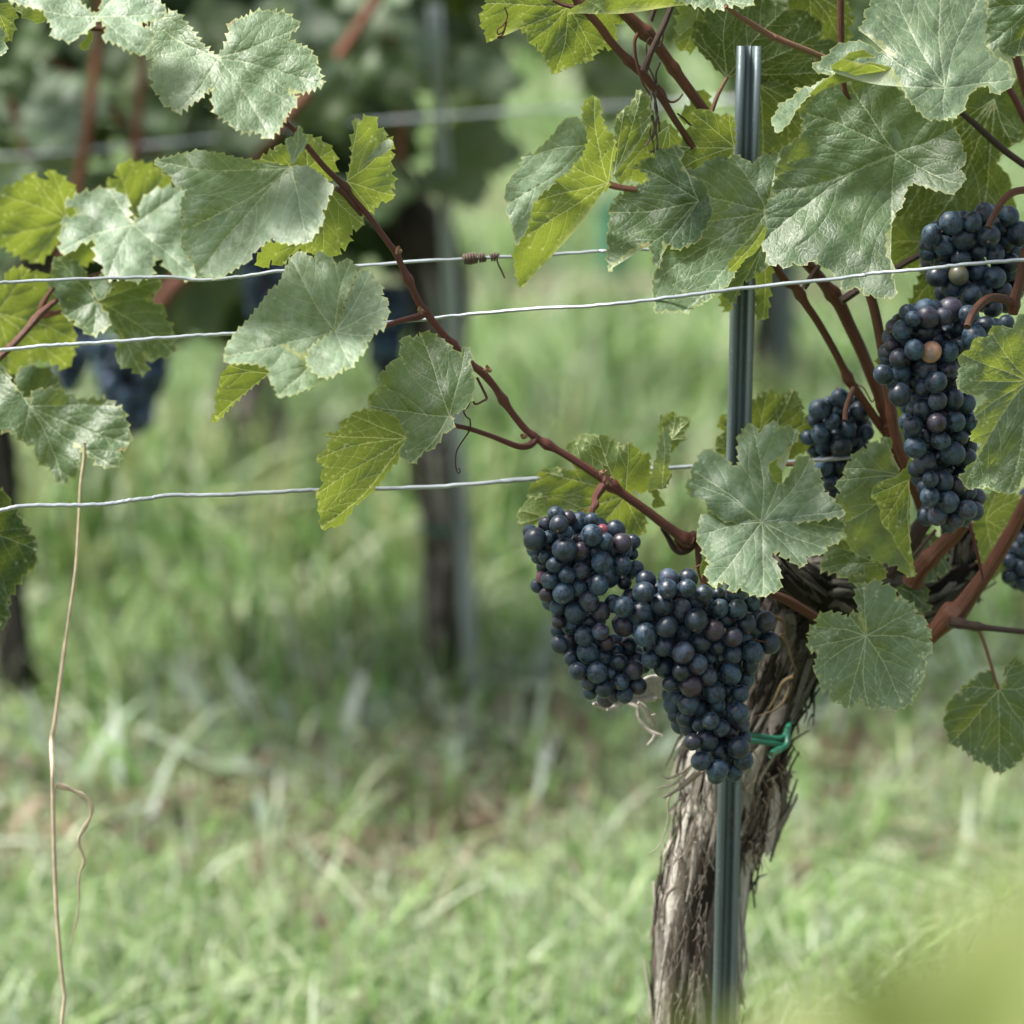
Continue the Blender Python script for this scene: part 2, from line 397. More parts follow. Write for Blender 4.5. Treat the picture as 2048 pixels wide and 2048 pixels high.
def patch(mb_data, poly, J, tips, side, fdepth, grid, rr, tooth, row, vein_r=2.0):
    V, F, UV, EDGE, VEIN = mb_data
    size = math.sqrt(abs(area(poly)))
    bd = teeth(poly, tooth[0]*2.5, tooth[1]*1.22, rr)
    mains, secs = veins_for(poly, J, tips, rr, size) if tips else ([], [])
    x0, x1 = min(p[0] for p in bd), max(p[0] for p in bd); y0, y1 = min(p[1] for p in bd), max(p[1] for p in bd)
    gx = np.arange(x0, x1, grid); gy = np.arange(y0, y1, grid*.866)
    X, Y = np.meshgrid(gx, gy); X = X+np.where((np.arange(len(gy)) % 2)[:, None], grid*.5, 0); X = X.ravel(); Y = Y.ravel()
    X = X+np.array([rr.uniform(-.15, .15)*grid for _ in X]); ok = inside(bd, X, Y); X, Y = X[ok], Y[ok]
    bs = [(*bd[i], *bd[(i+1) % len(bd)]) for i in range(len(bd))]
    if len(X):
        dd = segdist(X, Y, bs); X, Y = X[dd > grid*.55], Y[dd > grid*.55]
    hl = list(HOLE[0]) if HOLE else []
    if hl:
        ok = ~inside(hl, X, Y); X, Y = X[ok], Y[ok]
    ms = [(*a, *b) for m in mains for a, b in zip(m, m[1:])]; ss = [(*a, *b) for m in secs for a, b in zip(m, m[1:])]
    VP = []; VE = []
    allv = [(m, vein_r*.5+.55) for m in mains]+[(m, .95) for m in secs]
    if len(X) and (ms or ss):
        dd = segdist(X, Y, ms+ss); X, Y = X[dd > 2.6], Y[dd > 2.6]
    for ln, wv in allv:
        base_i = len(VP); VP += [tuple(p) for p in ln]; VE += [(base_i+i, base_i+i+1) for i in range(len(ln)-1)]
    offp = []
    for q_, (ln, wv) in enumerate(allv):
        for i in range(len(ln)-1):
            for f_ in (.0, .5):
                a, b = ln[i], ln[i+1]; q = math.hypot(b[0]-a[0], b[1]-a[1])+1e-6; nx, ny = -(b[1]-a[1])/q, (b[0]-a[0])/q
                w_r = wv*(1-.55*(i+f_)/len(ln))
                for sg_ in (-1, 1): offp.append((a[0]+(b[0]-a[0])*f_+nx*w_r*sg_, a[1]+(b[1]-a[1])*f_+ny*w_r*sg_))
    if offp:
        ox_ = np.array([p[0] for p in offp]); oy_ = np.array([p[1] for p in offp])
        ok = inside(bd, ox_, oy_) & (segdist(ox_, oy_, ms+ss) > .45) & (segdist(ox_, oy_, bs) > .6)
        if hl: ok &= ~inside(hl, ox_, oy_)
        offp = [p for p, k_ in zip(offp, ok) if k_]
    nb_ = len(bd); nh = len(hl)
    co = [Vector(p) for p in bd]+[Vector(p) for p in hl]+[Vector(p) for p in VP]+[Vector(p) for p in offp]+[Vector((a, b)) for a, b in zip(X, Y)]
    r = delaunay_2d_cdt(co, [(i, (i+1) % nb_) for i in range(nb_)]+[(nb_+i, nb_+(i+1) % nh) for i in range(nh)]+[(nb_+nh+a, nb_+nh+b) for a, b in VE], [], 1, 1e-4)
    if hl:
        cen = [((r[0][f[0]].x+r[0][f[1]].x+r[0][f[2]].x)/3, (r[0][f[0]].y+r[0][f[1]].y+r[0][f[2]].y)/3) for f in r[2]]
        ins = inside(hl, np.array([c[0] for c in cen]), np.array([c[1] for c in cen])); r = (r[0], r[1], [f for f, q in zip(r[2], ins) if not q])
    vx = np.array([v.x for v in r[0]]); vy = np.array([v.y for v in r[0]])
    dm = segdist(vx, vy, ms) if ms else np.full(vx.shape, 99.); ds = segdist(vx, vy, ss) if ss else np.full(vx.shape, 99.)
    sg = 1 if side == 't' else -1
    relief = sg*(.0021*np.exp(-dm/15.)+.0008*np.exp(-ds/8.))
    dep = fdepth(vx, vy)+relief
    ed = np.clip(1-segdist(vx, vy, bs)/7., 0, 1)
    o = len(V)
    for a, b, d_ in zip(vx, vy, dep): V.append(P(a, b, d_, row))
    UV += [(a/100, b/100) for a, b in zip(vx, vy)]; EDGE += list(ed); VEIN += [1.0 if a_ < .3 else (.62 if b_ < .3 else 0.0) for a_, b_ in zip(dm, ds)]
    for f in r[2]:
        a, b, c = f
        ar = (vx[b]-vx[a])*(vy[c]-vy[a])-(vx[c]-vx[a])*(vy[b]-vy[a])
        # picture y grows downwards: ar<0 means counter-clockwise to the viewer = front face
        ccw = ar < 0
        if (side == 't') != ccw: f = (a, c, b)
        F.append(tuple(i+o for i in f))

def mkleaf(data, name, parent, color):
    V, F, UV, EDGE, VEIN = data
    me = bpy.data.meshes.new(name); me.from_pydata([tuple(v) for v in V], [], F)
    u = me.uv_layers.new(name='UVMap'); idx = np.empty(len(me.loops), int); me.loops.foreach_get('vertex_index', idx)
    u.data.foreach_set('uv', np.array(UV, np.float32)[idx].ravel())
    a = me.attributes.new('edge', 'FLOAT', 'POINT'); a.data.foreach_set('value', np.array(EDGE, np.float32))
    a = me.attributes.new('vein', 'FLOAT', 'POINT'); a.data.foreach_set('value', np.array(VEIN, np.float32))
    me.materials.append(M_LEAF); me.polygons.foreach_set('use_smooth', np.ones(len(me.polygons), bool)); me.update()
    o = link(name, me, parent); o.color = (*color, 1)
    return o

LEAVES = []; HOLE = []
def leaf(parent, patches, dust_sheen=.5, yel=0., dark=0., label=None, row=0, seed=None, grid=5.5, name='leaf'):
    """patches: list of dict(o=outline, j=junction, t=tips, s=side, d=depth, g=(gx,gy), k=bowl, c=creases, w=waviness, th=teeth)"""
    sd = seed if seed is not None else len(LEAVES)+11; rr = random.Random(sd); data = ([], [], [], [], [])
    for p in patches:
        poly = pts(p['o']); J = pts(p['j'])[0] if 'j' in p else poly[0]; tips = pts(p['t']) if 't' in p else []
        cx = sum(q[0] for q in poly)/len(poly); cy = sum(q[1] for q in poly)/len(poly); s = mpp(row)
        gx, gy = p.get('g', (0, -.3)); k = p.get('k', 0); w = p.get('w', .004)*1.5; d0 = p.get('d', 0)
        cr = [(pts(a), float(sl_)) for a, sl_ in p.get('c', [])]
        ph = [rr.uniform(0, 6.28) for _ in range(6)]
        def fd(X, Y, cx=cx, cy=cy, gx=gx, gy=gy, k=k, w=w, d0=d0, cr=cr, ph=ph, s=s):
            u = (X-cx)*s; v = (Y-cy)*s
            D = d0+gx*u+gy*v+k*(u*u+v*v)
            D = D+w*(np.sin(X/38+ph[0]+Y/60)*.5+np.sin(Y/31+ph[1]-X/70)*.5)+w*.35*np.sin(X/13+ph[2])*np.sin(Y/15+ph[3])
            for (a, b), sl_ in cr:
                L = math.dist(a, b); q = ((X-a[0])*(-(b[1]-a[1]))+(Y-a[1])*(b[0]-a[0]))/L*s
                D = D+sl_*(np.sqrt(q*q+.003**2)+q)*.5
            return D
        HOLE[:] = [pts(p['h'])] if 'h' in p else []
        patch(data, poly, J, tips, p.get('s', 't'), fd, p.get('grid', grid), rr, p.get('th', (3.2, 17)), row, p.get('vr', 2.0))
    o = mkleaf(data, name, parent, (dust_sheen, yel, dark)); LEAVES.append(o)
    if label: o['label'] = label
    return o

# ================================================================ GROUND
def gz(x, y): return .012*math.sin(x*3.1+y*1.7)+.010*math.sin(y*5.3-x*2.2)
def build_ground():
    vs, fs = [], []
    xs = list(np.linspace(-3, 3, 61)); ys = list(np.linspace(.5, 12, 116))
    xs = [-250, -60, -15]+xs+[15, 60, 250]; ys = [-250, -30, -5]+ys+[20, 50, 120, 400]
    for y in ys:
        for x in xs: vs.append((x, y, gz(x, y) if abs(x) < 4 and 0 < y < 12 else 0))
    w = len(xs)
    for j in range(len(ys)-1):
        for i in range(w-1): fs.append((j*w+i, j*w+i+1, (j+1)*w+i+1, (j+1)*w+i))
    me = bpy.data.meshes.new('ground'); me.from_pydata(vs, [], fs)
    m, n, l, b, out = mat('soil_and_turf')
    tc = n.new('ShaderNodeTexCoord').outputs['Object']
    a = noise(n, l, tc, 2.2, 5, .6); c = noise(n, l, tc, 26, 6, .7); f = noise(n, l, tc, 120, 4, .7)
    soil = mixc(n, l, ramp(n, l, c, .35, .65), (.085, .062, .044), (.20, .150, .110))
    turf = mixc(n, l, ramp(n, l, c, .3, .7), (.045, .085, .022), (.15, .21, .07))
    # bare strip under each vine row (rows run along y = Y0 + k x)
    sx = n.new('ShaderNodeSeparateXYZ'); l.new(tc, sx.inputs[0])
    q = mth(n, l, 'SUBTRACT', sx.outputs['Y'], mth(n, l, 'MULTIPLY', sx.outputs['X'], .22))
    q = mth(n, l, 'ADD', q, mth(n, l, 'MULTIPLY', a, .35))
    q = mth(n, l, 'SUBTRACT', q, 2.12+.15); q = mth(n, l, 'PINGPONG', q, 1.05)
    strip = ramp(n, l, q, .16, .32, 1, 0)
    l.new(mixc(n, l, mth(n, l, 'MULTIPLY', strip, ramp(n, l, a, .3, .5, .5, 1)), turf, soil), b.inputs['Base Color']); b.inputs['Roughness'].default_value = .9
    bp = n.new('ShaderNodeBump'); bp.inputs['Distance'].default_value = .02; bp.inputs['Strength'].default_value = .8
    l.new(mth(n, l, 'ADD', c, mth(n, l, 'MULTIPLY', f, .4)), bp.inputs['Height']); l.new(bp.outputs[0], b.inputs['Normal'])
    me.materials.append(m); o = link('ground', me); tag(o, kind='structure')
    o['label'] = 'grassy vineyard ground with bare brown strips under the rows'
build_ground()

def blades(name, specs, seed, label, cat, kinds=None):
    """many grass blades / small leaves as one mesh. specs: list of (n, sampler, height range, width range, lean, palette)"""
    R = np.random.RandomState(seed); V = []; F = []; Cc = []; o = 0
    for (n_, samp, hr, wr, lean, pal) in specs:
        xy = samp(R, n_); n_ = len(xy); h = R.uniform(*hr, n_)*R.uniform(.6, 1.15, n_); w = R.uniform(*wr, n_)*.5
        az = R.uniform(0, 2*np.pi, n_); ln = np.abs(R.normal(0, lean, n_)); fz = R.uniform(0, 2*np.pi, n_)
        ca = np.array(pal)[R.choice(len(pal), n_, p=None)]*R.uniform(.8, 1.2, (n_, 1))
        z0 = .012*np.sin(xy[:, 0]*3.1+xy[:, 1]*1.7)-.008
        dx, dy = np.cos(az), np.sin(az); px, py = np.cos(fz), np.sin(fz)
        rows_ = []
        for t, ww in ((0, .8), (.35, 1), (.7, .75), (1, .05)):
            off = ln*h*t*t*1.1; zz = z0+h*t*(1-.35*np.minimum(ln, 1.6)*t)
            cx = xy[:, 0]+dx*off; cy = xy[:, 1]+dy*off
            rows_.append(np.stack([cx-px*w*ww, cy-py*w*ww, zz], 1)); rows_.append(np.stack([cx+px*w*ww, cy+py*w*ww, zz], 1))
        vv = np.stack(rows_, 1).reshape(-1, 3); V.append(vv); Cc.append(np.repeat(ca, 8, 0))
        b_ = o+np.arange(n_)*8
        for k in range(3): F.append(np.stack([b_+2*k, b_+2*k+1, b_+2*k+3, b_+2*k+2], 1))
        o += n_*8
    V = np.concatenate(V); F = np.concatenate(F); Cc = np.concatenate(Cc)
    me = bpy.data.meshes.new(name); me.vertices.add(len(V)); me.vertices.foreach_set('co', V.astype(np.float32).ravel())
    me.loops.add(F.size); me.loops.foreach_set('vertex_index', F.astype(np.int32).ravel())
    me.polygons.add(len(F)); me.polygons.foreach_set('loop_start', np.arange(0, F.size, 4, dtype=np.int32))
    me.update(calc_edges=True); me.polygons.foreach_set('use_smooth', np.ones(len(F), bool))
    ca = me.attributes.new('col', 'FLOAT_COLOR', 'POINT'); c4 = np.ones((len(V), 4), np.float32); c4[:, :3] = Cc; ca.data.foreach_set('color', c4.ravel())
    me.materials.append(M_GRASS); o_ = link(name, me); tag(o_, label, cat, kind='stuff'); return o_
def wedge(y0, y1, clump=0, strip=None, keep=1.0):
    def f(R, n_):
        y = R.uniform(y0, y1, n_*2); x = R.uniform(-1, 1, n_*2)*(y*.155+.12)
        q = np.abs((y-.22*x-2.12+1.05) % 2.10-1.05)
        p = np.where(q < .27, keep, 1.0)
        if clump: p = p*np.clip(.5+clump*(np.sin(x*7+y*3)*np.sin(y*5.1-x*4)), 0, 1)
        ok = R.uniform(0, 1, n_*2) < p; xy = np.stack([x, y], 1)[ok]; return xy[:n_]
    return f
def stripw(y0):
    def f(R, n_):
        x = R.uniform(-1, 1, n_)*.9; y = y0+.22*x+R.normal(0, .17, n_); return np.stack([x, y], 1)
    return f
G_PALE = [(.34, .43, .24), (.45, .51, .37), (.27, .39, .15), (.40, .44, .28), (.20, .33, .10)]
G_MID = [(.12, .24, .045), (.20, .34, .08), (.29, .41, .14), (.045, .12, .02), (.36, .44, .22), (.025, .075, .015)]
G_DRY = [(.32, .26, .17), (.22, .165, .11), (.38, .34, .24), (.15, .11, .075)]
blades('grass', [
    (26000, wedge(3.0, 4.45, .6, None, .35), (.03, .10), (.003, .006), .9, G_PALE),
    (9000, wedge(3.0, 4.45, .9, None, .35), (.03, .08), (.003, .007), .7, G_MID),
    (2500, wedge(3.0, 4.45, 0, None, 1), (.04, .10), (.003, .007), 1.6, G_DRY[:1]+G_PALE),
    (4500, stripw(4.22), (.02, .10), (.004, .010), 2.4, G_DRY),
    (900, wedge(3.0, 4.3, .9, None, .5), (.07, .15), (.004, .007), 1.0, G_PALE),
    (7000, wedge(3.0, 3.8, .5, None, 1), (.03, .07), (.004, .008), .8, [(.14, .27, .05), (.24, .37, .10), (.07, .17, .025), (.40, .45, .26)]),
    (1500, wedge(4.7, 7.5, .9, None, .6), (.14, .30), (.008, .015), .7, G_PALE+G_MID),
    (500, wedge(4.5, 6.0, .9, None, .6), (.16, .32), (.012, .022), .35, [(.06, .12, .03), (.12, .17, .05), (.30, .33, .14), (.20, .22, .08)]),
    (3500, stripw(4.7), (.05, .22), (.003, .009), .9, G_PALE+G_MID),
    (3500, stripw(4.2), (.04, .12), (.004, .008), 1.1, G_PALE+G_MID),
    (20000, wedge(4.6, 7.2, .9, None, .5), (.04, .15), (.004, .010), .9, G_MID+G_PALE),
    (16000, wedge(7.0, 13, .5, None, .6), (.05, .14), (.006, .014), .8, G_MID+G_PALE),
    (9000, wedge(12, 24, .3, None, .8), (.06, .16), (.015, .04), .8, G_MID+G_PALE)],
    5, 'blurred pale green grass covering the vineyard floor between the rows', 'grass')
blades('ground_weeds', [
    (2400, wedge(3.1, 4.4, .9), (.02, .06), (.018, .036), 1.5, [(.12, .24, .06), (.30, .38, .20), (.46, .53, .42), (.08, .18, .05), (.42, .50, .38)]),
    (3200, wedge(4.4, 7.0, .9), (.05, .14), (.022, .045), 1.3, [(.10, .20, .05), (.32, .38, .17), (.52, .56, .42), (.47, .51, .34)]),
    (500, stripw(4.4), (.05, .16), (.012, .03), 1.1, [(.36, .44, .34), (.16, .27, .08), (.40, .46, .38)])],
    9, 'low broad-leaved weeds growing among the blurred grass', 'weeds')
blades('leaf_litter', [(1000, stripw(4.2), (.03, .10), (.015, .05), 3.0, [(.16, .105, .07), (.24, .165, .115), (.09, .06, .042), (.30, .23, .165)])],
    3, 'brown dry leaf litter lying on the bare strip under the second row', 'leaf litter')

# ================================================================ MAIN VINE
pM = P(1400, 2048, .05)
vine = empty('grapevine', (pM.x, pM.y+.02, 0), 'sharp foreground grapevine with shaggy peeling trunk, reddish canes and large leaves at right', 'grapevine', 'grapevines')
pL = P(-350, 1000, .05)
vineL = empty('grapevine', (pL.x, pL.y, 0), 'neighbouring grapevine whose leafy shoots reach in from the left edge above the lowest wire', 'grapevine', 'grapevines')

# trunk: core + bark fibres
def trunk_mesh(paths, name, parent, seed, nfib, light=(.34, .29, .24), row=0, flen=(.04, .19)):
    rr = random.Random(seed); mb = MB()
    pal = [(.31, .28, .24), (.42, .39, .34), (.14, .12, .095), (.045, .036, .028), (.48, .455, .40), (.075, .06, .045), (.23, .205, .17)]
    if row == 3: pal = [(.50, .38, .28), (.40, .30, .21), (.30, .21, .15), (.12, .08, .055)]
    elif row: pal = [(.42, .32, .22), (.28, .20, .14), (.15, .105, .07), (.48, .39, .29)]  # far-row bark lightened, offsetting canopy shade in the colour
    for (path, rad, frac) in paths:
        wood = 1.0 if len(path) > 9 else .30
        w = catmull(path, 8); n = len(w); r = lerp_list(rad, n); sides = 40; vs, fs = [], []; ph = [rr.uniform(0, 6.28) for _ in range(9)]
        T = [(w[min(i+1, n-1)]-w[max(i-1, 0)]).normalized() for i in range(n)]; up = Vector((0, -1, 0)); fr = []
        for i in range(n):
            up = (up-T[i]*up.dot(T[i])).normalized(); sd = T[i].cross(up); fr.append((up.copy(), sd))
        def surf(t, a, lift=0):
            x = t*(n-1); i = min(int(x), n-2); f = x-i
            c = w[i].lerp(w[i+1], f); u, s_ = fr[i]; R_ = r[i]*(1-f)+r[i+1]*f
            R_ *= 1+.10*math.sin(2*a+ph[0]+t*5)+.07*math.sin(3*a+ph[1]-t*9)+.045*math.sin(7*a+ph[2]+t*4)+.03*math.sin(13*a+ph[3]+t*3)
            return c+(u*math.cos(a)+s_*math.sin(a))*(R_+lift)
        nn = n*3
        for i in range(nn):
            for k in range(sides):
                a = 2*math.pi*k/sides; vs.append(surf(i/(nn-1), a, rr.uniform(-.0012, .0012)))
        for i in range(nn-1):
            for k in range(sides):
                a = i*sides+k; b = i*sides+(k+1) % sides; fs.append((a, b, b+sides, a+sides))
        fs.append(tuple(range(sides))); fs.append(tuple(reversed(range((nn-1)*sides, nn*sides))))
        mb.add(vs, fs, None, (.055*wood, .045*wood, .035*wood))
        L = sum((w[i+1]-w[i]).length for i in range(n-1))
        for q in range(int(nfib*frac)):
            a = rr.uniform(0, 6.28); t0 = rr.uniform(-.02, .97); ln = rr.uniform(*flen)*rr.uniform(.4, 1.3)/L; t1 = min(1, t0+ln); t0 = max(0, t0)
            tw = rr.uniform(-.35, .35); wd = rr.uniform(.0006, .0024)*rr.choice([1, 1, 1.6, 2.6]); col = rr.choice(pal); kf = rr.uniform(.7, 1.25)*wood
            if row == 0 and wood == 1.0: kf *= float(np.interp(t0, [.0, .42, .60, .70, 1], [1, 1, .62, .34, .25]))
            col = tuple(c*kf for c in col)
            peel = rr.random() < .22; seg = 7; vv, ff = [], []; pl = rr.uniform(.003, .012) if peel else 0; end = rr.random() < .5
            jit = [rr.uniform(-.03, .03) for _ in range(seg)]
            for i in range(seg):
                u = i/(seg-1); tt = t0+(t1-t0)*u; aa = a+tw*u+jit[i]; lift = .0012+(pl*((u if end else 1-u)**2.2))+rr.uniform(-.0003, .0006)
                Rm = max(.004, r[min(n-1, int(tt*(n-1)))]); ww = wd*(1-.85*abs(2*u-1)**3)/Rm
                A, B, Cn = surf(tt, aa-ww, lift-.0007), surf(tt, aa, lift+.0006), surf(tt, aa+ww, lift-.0007)
                vv += [A, B, Cn]
            for i in range(seg-1):
                ff += [(i*3, i*3+1, i*3+4, i*3+3), (i*3+1, i*3+2, i*3+5, i*3+4)]
            mb.add(vv, ff, None, col)
    return mb, surf
def w_(lst, row=0): return [P(x, y, d, row) for x, y, d in lst]
mp0 = mpp()
tp = w_([(1372, 2700, .075), (1382, 2350, .075), (1388, 2120, .075), (1395, 1950, .075), (1408, 1790, .075), (1430, 1690, .075), (1462, 1610, .075), (1468, 1530, .075), (1500, 1470, .07), (1530, 1420, .065), (1556, 1360, .065), (1580, 1290, .065), (1610, 1230, .065)])
trad = [x*mp0 for x in (100, 92, 88, 84, 79, 80, 92, 98, 78, 58, 60, 60, 62)]
arm = w_([(1560, 1330, .07), (1590, 1230, .07), (1650, 1175, .07), (1740, 1190, .07), (1830, 1190, .075), (1900, 1150, .08), (1950, 1110, .085)])
knob = w_([(1900, 1190, .08), (1925, 1130, .075), (1930, 1080, .07), (1935, 1050, .07)])
head = w_([(1640, 1200, .06), (1580, 1160, .055), (1545, 1125, .05), (1530, 1105, .05)])
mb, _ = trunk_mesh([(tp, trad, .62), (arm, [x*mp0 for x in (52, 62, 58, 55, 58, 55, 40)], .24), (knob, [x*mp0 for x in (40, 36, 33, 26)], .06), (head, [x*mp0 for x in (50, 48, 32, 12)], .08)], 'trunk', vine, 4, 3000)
# loose shreds of bark sticking out, traced, lit left and shaded right in colour
rr = random.Random(21)
def shred(txt, d, r0=1.6, col=(.16, .12, .09)):
    p = catmull([P(x, y, d) for x, y in pts(txt)], 6); n = len(p)
    tube(mb, p, [max(.25, r0*(1-.75*i/n))*mp0 for i in range(n)], 5, col, .3, rr.randint(0, 99), flat=.5)
for t_, d_, r_, c_ in [
    ('H 600,400 500,560 440,640 440,760 410,880 370,950 305,995', .01, 3.0, (.42, .36, .29)), ('H 600,410 520,470 440,505 395,485', .0, 3, (.30, .26, .21)), ('H 590,430 480,540 400,560 370,570', .0, 3.5, (.30, .26, .21)),
    ('H 640,450 520,560 420,620 405,625', .0, 5, (.36, .31, .26)), ('H 660,460 560,540 470,600 420,630', .0, 4, (.25, .20, .16)), ('H 560,600 520,700 520,860 490,990', .03, 4, (.08, .06, .05)), ('H 600,600 560,660 555,720 600,735', .0, 1.6, (.36, .30, .24)),
    ('H 560,980 480,1040 410,1085', .02, 2.4, (.34, .29, .24)), ('H 1120,480 1170,560 1200,620 1240,625', .07, 3.5, (.07, .05, .04)), ('H 1140,560 1190,660 1210,720 1205,765', .07, 3.5, (.07, .05, .04)), ('H 1150,600 1190,660 1235,690', .07, 2.5, (.07, .05, .04)),
    ('H 1160,700 1110,800 1060,890', .07, 3.5, (.09, .07, .05)), ('H 1130,330 1170,400 1235,430', .06, 2.2, (.06, .045, .04)), ('M 1100,560 1060,700 1020,760 1040,900', .06, 3.5, (.06, .045, .04)), ('M 1040,760 1090,940 1100,1080 1090,1220', .06, 4, (.06, .045, .04)),
    ('M 1060,780 1020,980 1030,1100 1000,1190', .06, 4, (.06, .045, .04)), ('M 1000,1060 960,1150 890,1210', .06, 3.5, (.06, .045, .04)), ('M 1090,1100 1050,1160 1040,1220', .06, 2.5, (.06, .045, .04)), ('M 1020,900 1090,900 1140,885', .06, 3, (.06, .045, .04)),
    ('M 930,840 1000,900 1100,940', .05, 3, (.06, .045, .04)), ('M 780,330 850,430 880,560 940,700', .02, 5, (.20, .15, .09)), ('M 900,740 800,800 720,960 660,1060', .02, 5, (.22, .16, .09)), ('M 880,800 820,960 720,1060 560,1120', .02, 4, (.20, .15, .09)),
    ('M 720,160 800,200 820,300 800,380', .02, 6, (.17, .12, .08)), ('M 480,1400 540,1500 600,1600', .02, 2, (.25, .19, .13)), ('M 560,1650 530,1750 430,1830', .02, 2, (.26, .20, .14)), ('M 740,1500 780,1640 810,1700', .04, 2, (.10, .07, .05)), ('M 760,1560 820,1780 900,1900', .05, 3, (.10, .07, .05)),
    ('S 540,470 620,580 700,740', .0, 3.5, (.33, .27, .22)), ('S 620,280 600,380 560,480', .0, 4, (.42, .37, .33)), ('S 300,900 270,1100 265,1300', .04, 3, (.20, .17, .14)), ('S 550,520 520,800 480,980', .0, 7, (.44, .38, .34)), ('S 440,920 360,1200 300,1500 250,1900', -.0, 6, (.42, .37, .33)),
    ('S 400,850 320,950 300,1200', .0, 6, (.40, .35, .30)), ('G 1550,1000 1620,960', .05, 4, (.06, .045, .04)), ('G 1540,1260 1640,1230', .05, 3, (.06, .045, .04)), ('G 1500,1180 1600,1200', .05, 3, (.06, .045, .04)), ('G 1560,900 1620,870', .05, 3, (.06, .045, .04))]: shred(t_, d_, r_, c_)
for i in range(150):
    y = rr.uniform(1560, 2040); x = rr.uniform(1345, 1430) if y < 1750 else rr.uniform(1318, 1415); L_ = rr.uniform(14, 60); a = rr.uniform(-.4, .1)
    p = catmull([P(x, y, .0), P(x+a*L_*.5+rr.uniform(-4, 4), y+L_*.5, -.004), P(x+a*L_+rr.uniform(-8, 8), y+L_, .004)], 4)
    g = rr.uniform(.6, 1.1); tube(mb, p, [rr.uniform(.6, 2.0)*mp0*(1-.7*k/len(p)) for k in range(len(p))], 4, (.38*g, .32*g, .27*g), 0, i, flat=.5)  # left fibres coloured lighter, as the lit side
for i in range(90):
    y = rr.uniform(1500, 1720); x = rr.uniform(1478, 1570-max(0, y-1600)*.35); L_ = rr.uniform(14, 50); a = rr.uniform(-.7, .7)
    p = catmull([P(x, y, .02), P(x+a*L_*.5+rr.uniform(-6, 6), y+L_*.5, .012), P(x+a*L_+rr.uniform(-8, 8), y+L_, .02)], 4)
    g = rr.uniform(.3, .9); tube(mb, p, [rr.uniform(.6, 1.8)*mp0*(1-.7*k/len(p)) for k in range(len(p))], 4, (.26*g, .20*g, .14*g), 0, i, flat=.5)  # right fibres coloured darker, as the shaded side
mb.build('trunk', M_BARK, vine)
# grey dead spur
mb = MB(); rr = random.Random(5)
def spur(txt, ra, d):
    p = catmull([P(x, y, e) for (x, y), e in zip(pts(txt), lerp_list(d, len(pts(txt))))], 6); r = [q*mp0 for q in lerp_list(ra, len(p))]
    tube(mb, p, r, 9, (.50, .46, .42), .22, rr.randint(0, 99))
for k in range(9):
    o_ = k*17; spur(f'E 1130,{1480+o_} 1030,{1460+o_*.95} 940,{1470+o_*.9} {880-k*26},{1540+o_*.66}', [3.6, 4.4, 3.6, 2.6], [.04, .03, .02, .01])
spur('E 1000,1600 900,1610 800,1625 740,1655 680,1665 620,1640 600,1630', [6, 6, 5, 5, 4.5, 5, 3], [.02, .01, .0])
spur('E 820,1630 880,1660 900,1730 950,1800 1000,1825 1045,1840', [5, 5, 4, 4, 4.5, 3], [.01, .0]); spur('E 1000,1830 985,1860 950,1900', [4.5, 3.5, 2], [.0])
spur('E 890,1625 930,1660 960,1720 980,1750 995,1775', [4, 5, 5, 4.5, 2.5], [.0]); spur('E 960,1720 1000,1700', [3, 1.5], [.0])
spur('E 700,1650 690,1680', [3, 1.5], [.0])
o = mb.build('dead_spur', M_BARK, vine); o['label'] = 'weathered grey dead spur of wood poking out behind the two hanging bunches'

# canes and shoots (traced)
MAIN = [cv('B', -110, 600), (565, 239), (590, 262), (614, 292), (650, 335), (688, 372), (702, 392), (735, 430), (780, 490), (793, 507), (802, 528), (818, 562), (838, 605), (852, 624), (872, 652), (905, 690), (945, 730), (962, 743), (988, 772), (1020, 820), (1050, 858), (1065, 870), (1087, 885), (1132, 910), (1199, 953), (1213, 963), (1248, 989), (1290, 1019), (1330, 1050), (1368, 1077), (1385, 1085)]
cane(MAIN, [4.6, 5, 5, 5.5, 5.8, 6.4, 6, 6, 6.2, 7.5, 6.2, 6.4, 6.8, 8, 7, 7, 7.2, 8.5, 7.2, 7, 7.4, 8.6, 7.4, 7.6, 8.4, 10, 8.6, 9, 10, 11, 11], [-.02, -.02, -.02, -.02, -.03], M_REDCANE, vine,
     nodes=[(.165, 3.2), (.345, 4.6), (.475, 4.8), (.60, 4.5), (.705, 5), (.835, 5.5), (.985, 5)], sub=5)['label'] = 'long reddish cane running diagonally down from upper left with swollen nodes'
cane('K 60,1420 140,1480 200,1440 235,1410 265,1480 275,1600 285,1720 320,1840 325,1900', [9, 13, 12, 10, 7, 6.5, 6.5, 7, 7], [-.02, -.035], M_REDCANE, vine, nodes=[(.2, 2)])
cane('N 1560,1330 1620,1420 1680,1520 1750,1560 1830,1530 1880,1480', [4, 5, 7, 8, 8, 6], [-.022], M_DARKCANE, vine)
PET = 'petiole'
cane('N 990,930 940,1010 915,1060 925,1110 890,1160 880,1300 878,1340', [9.5, 8, 6.6, 7.4, 6.2, 6, 6], [-.03, -.05, -.06], M_REDCANE, vine, 'peduncle')
cane('J 1690,1040 1650,1090 1600,1105 1540,1095 1400,1040 1250,990 1150,965 1120,912', [7, 7, 6.6, 6, 5.2, 5, 5, 4], [-.02, -.03, -.05], M_REDCANE, vine, PET)
cane('B 690,1720 660,1745 600,1760 540,1775 480,1795 330,1830 200,1830', [8, 7.5, 6, 5, 5, 4.5, 4], [-.02, -.03, -.035], M_REDCANE, vine, PET)
cane('B 200,1040 240,1070 290,1130 340,1190', [5, 4.5, 4.5, 3], [-.03, -.02], M_REDCANE, vine, PET)
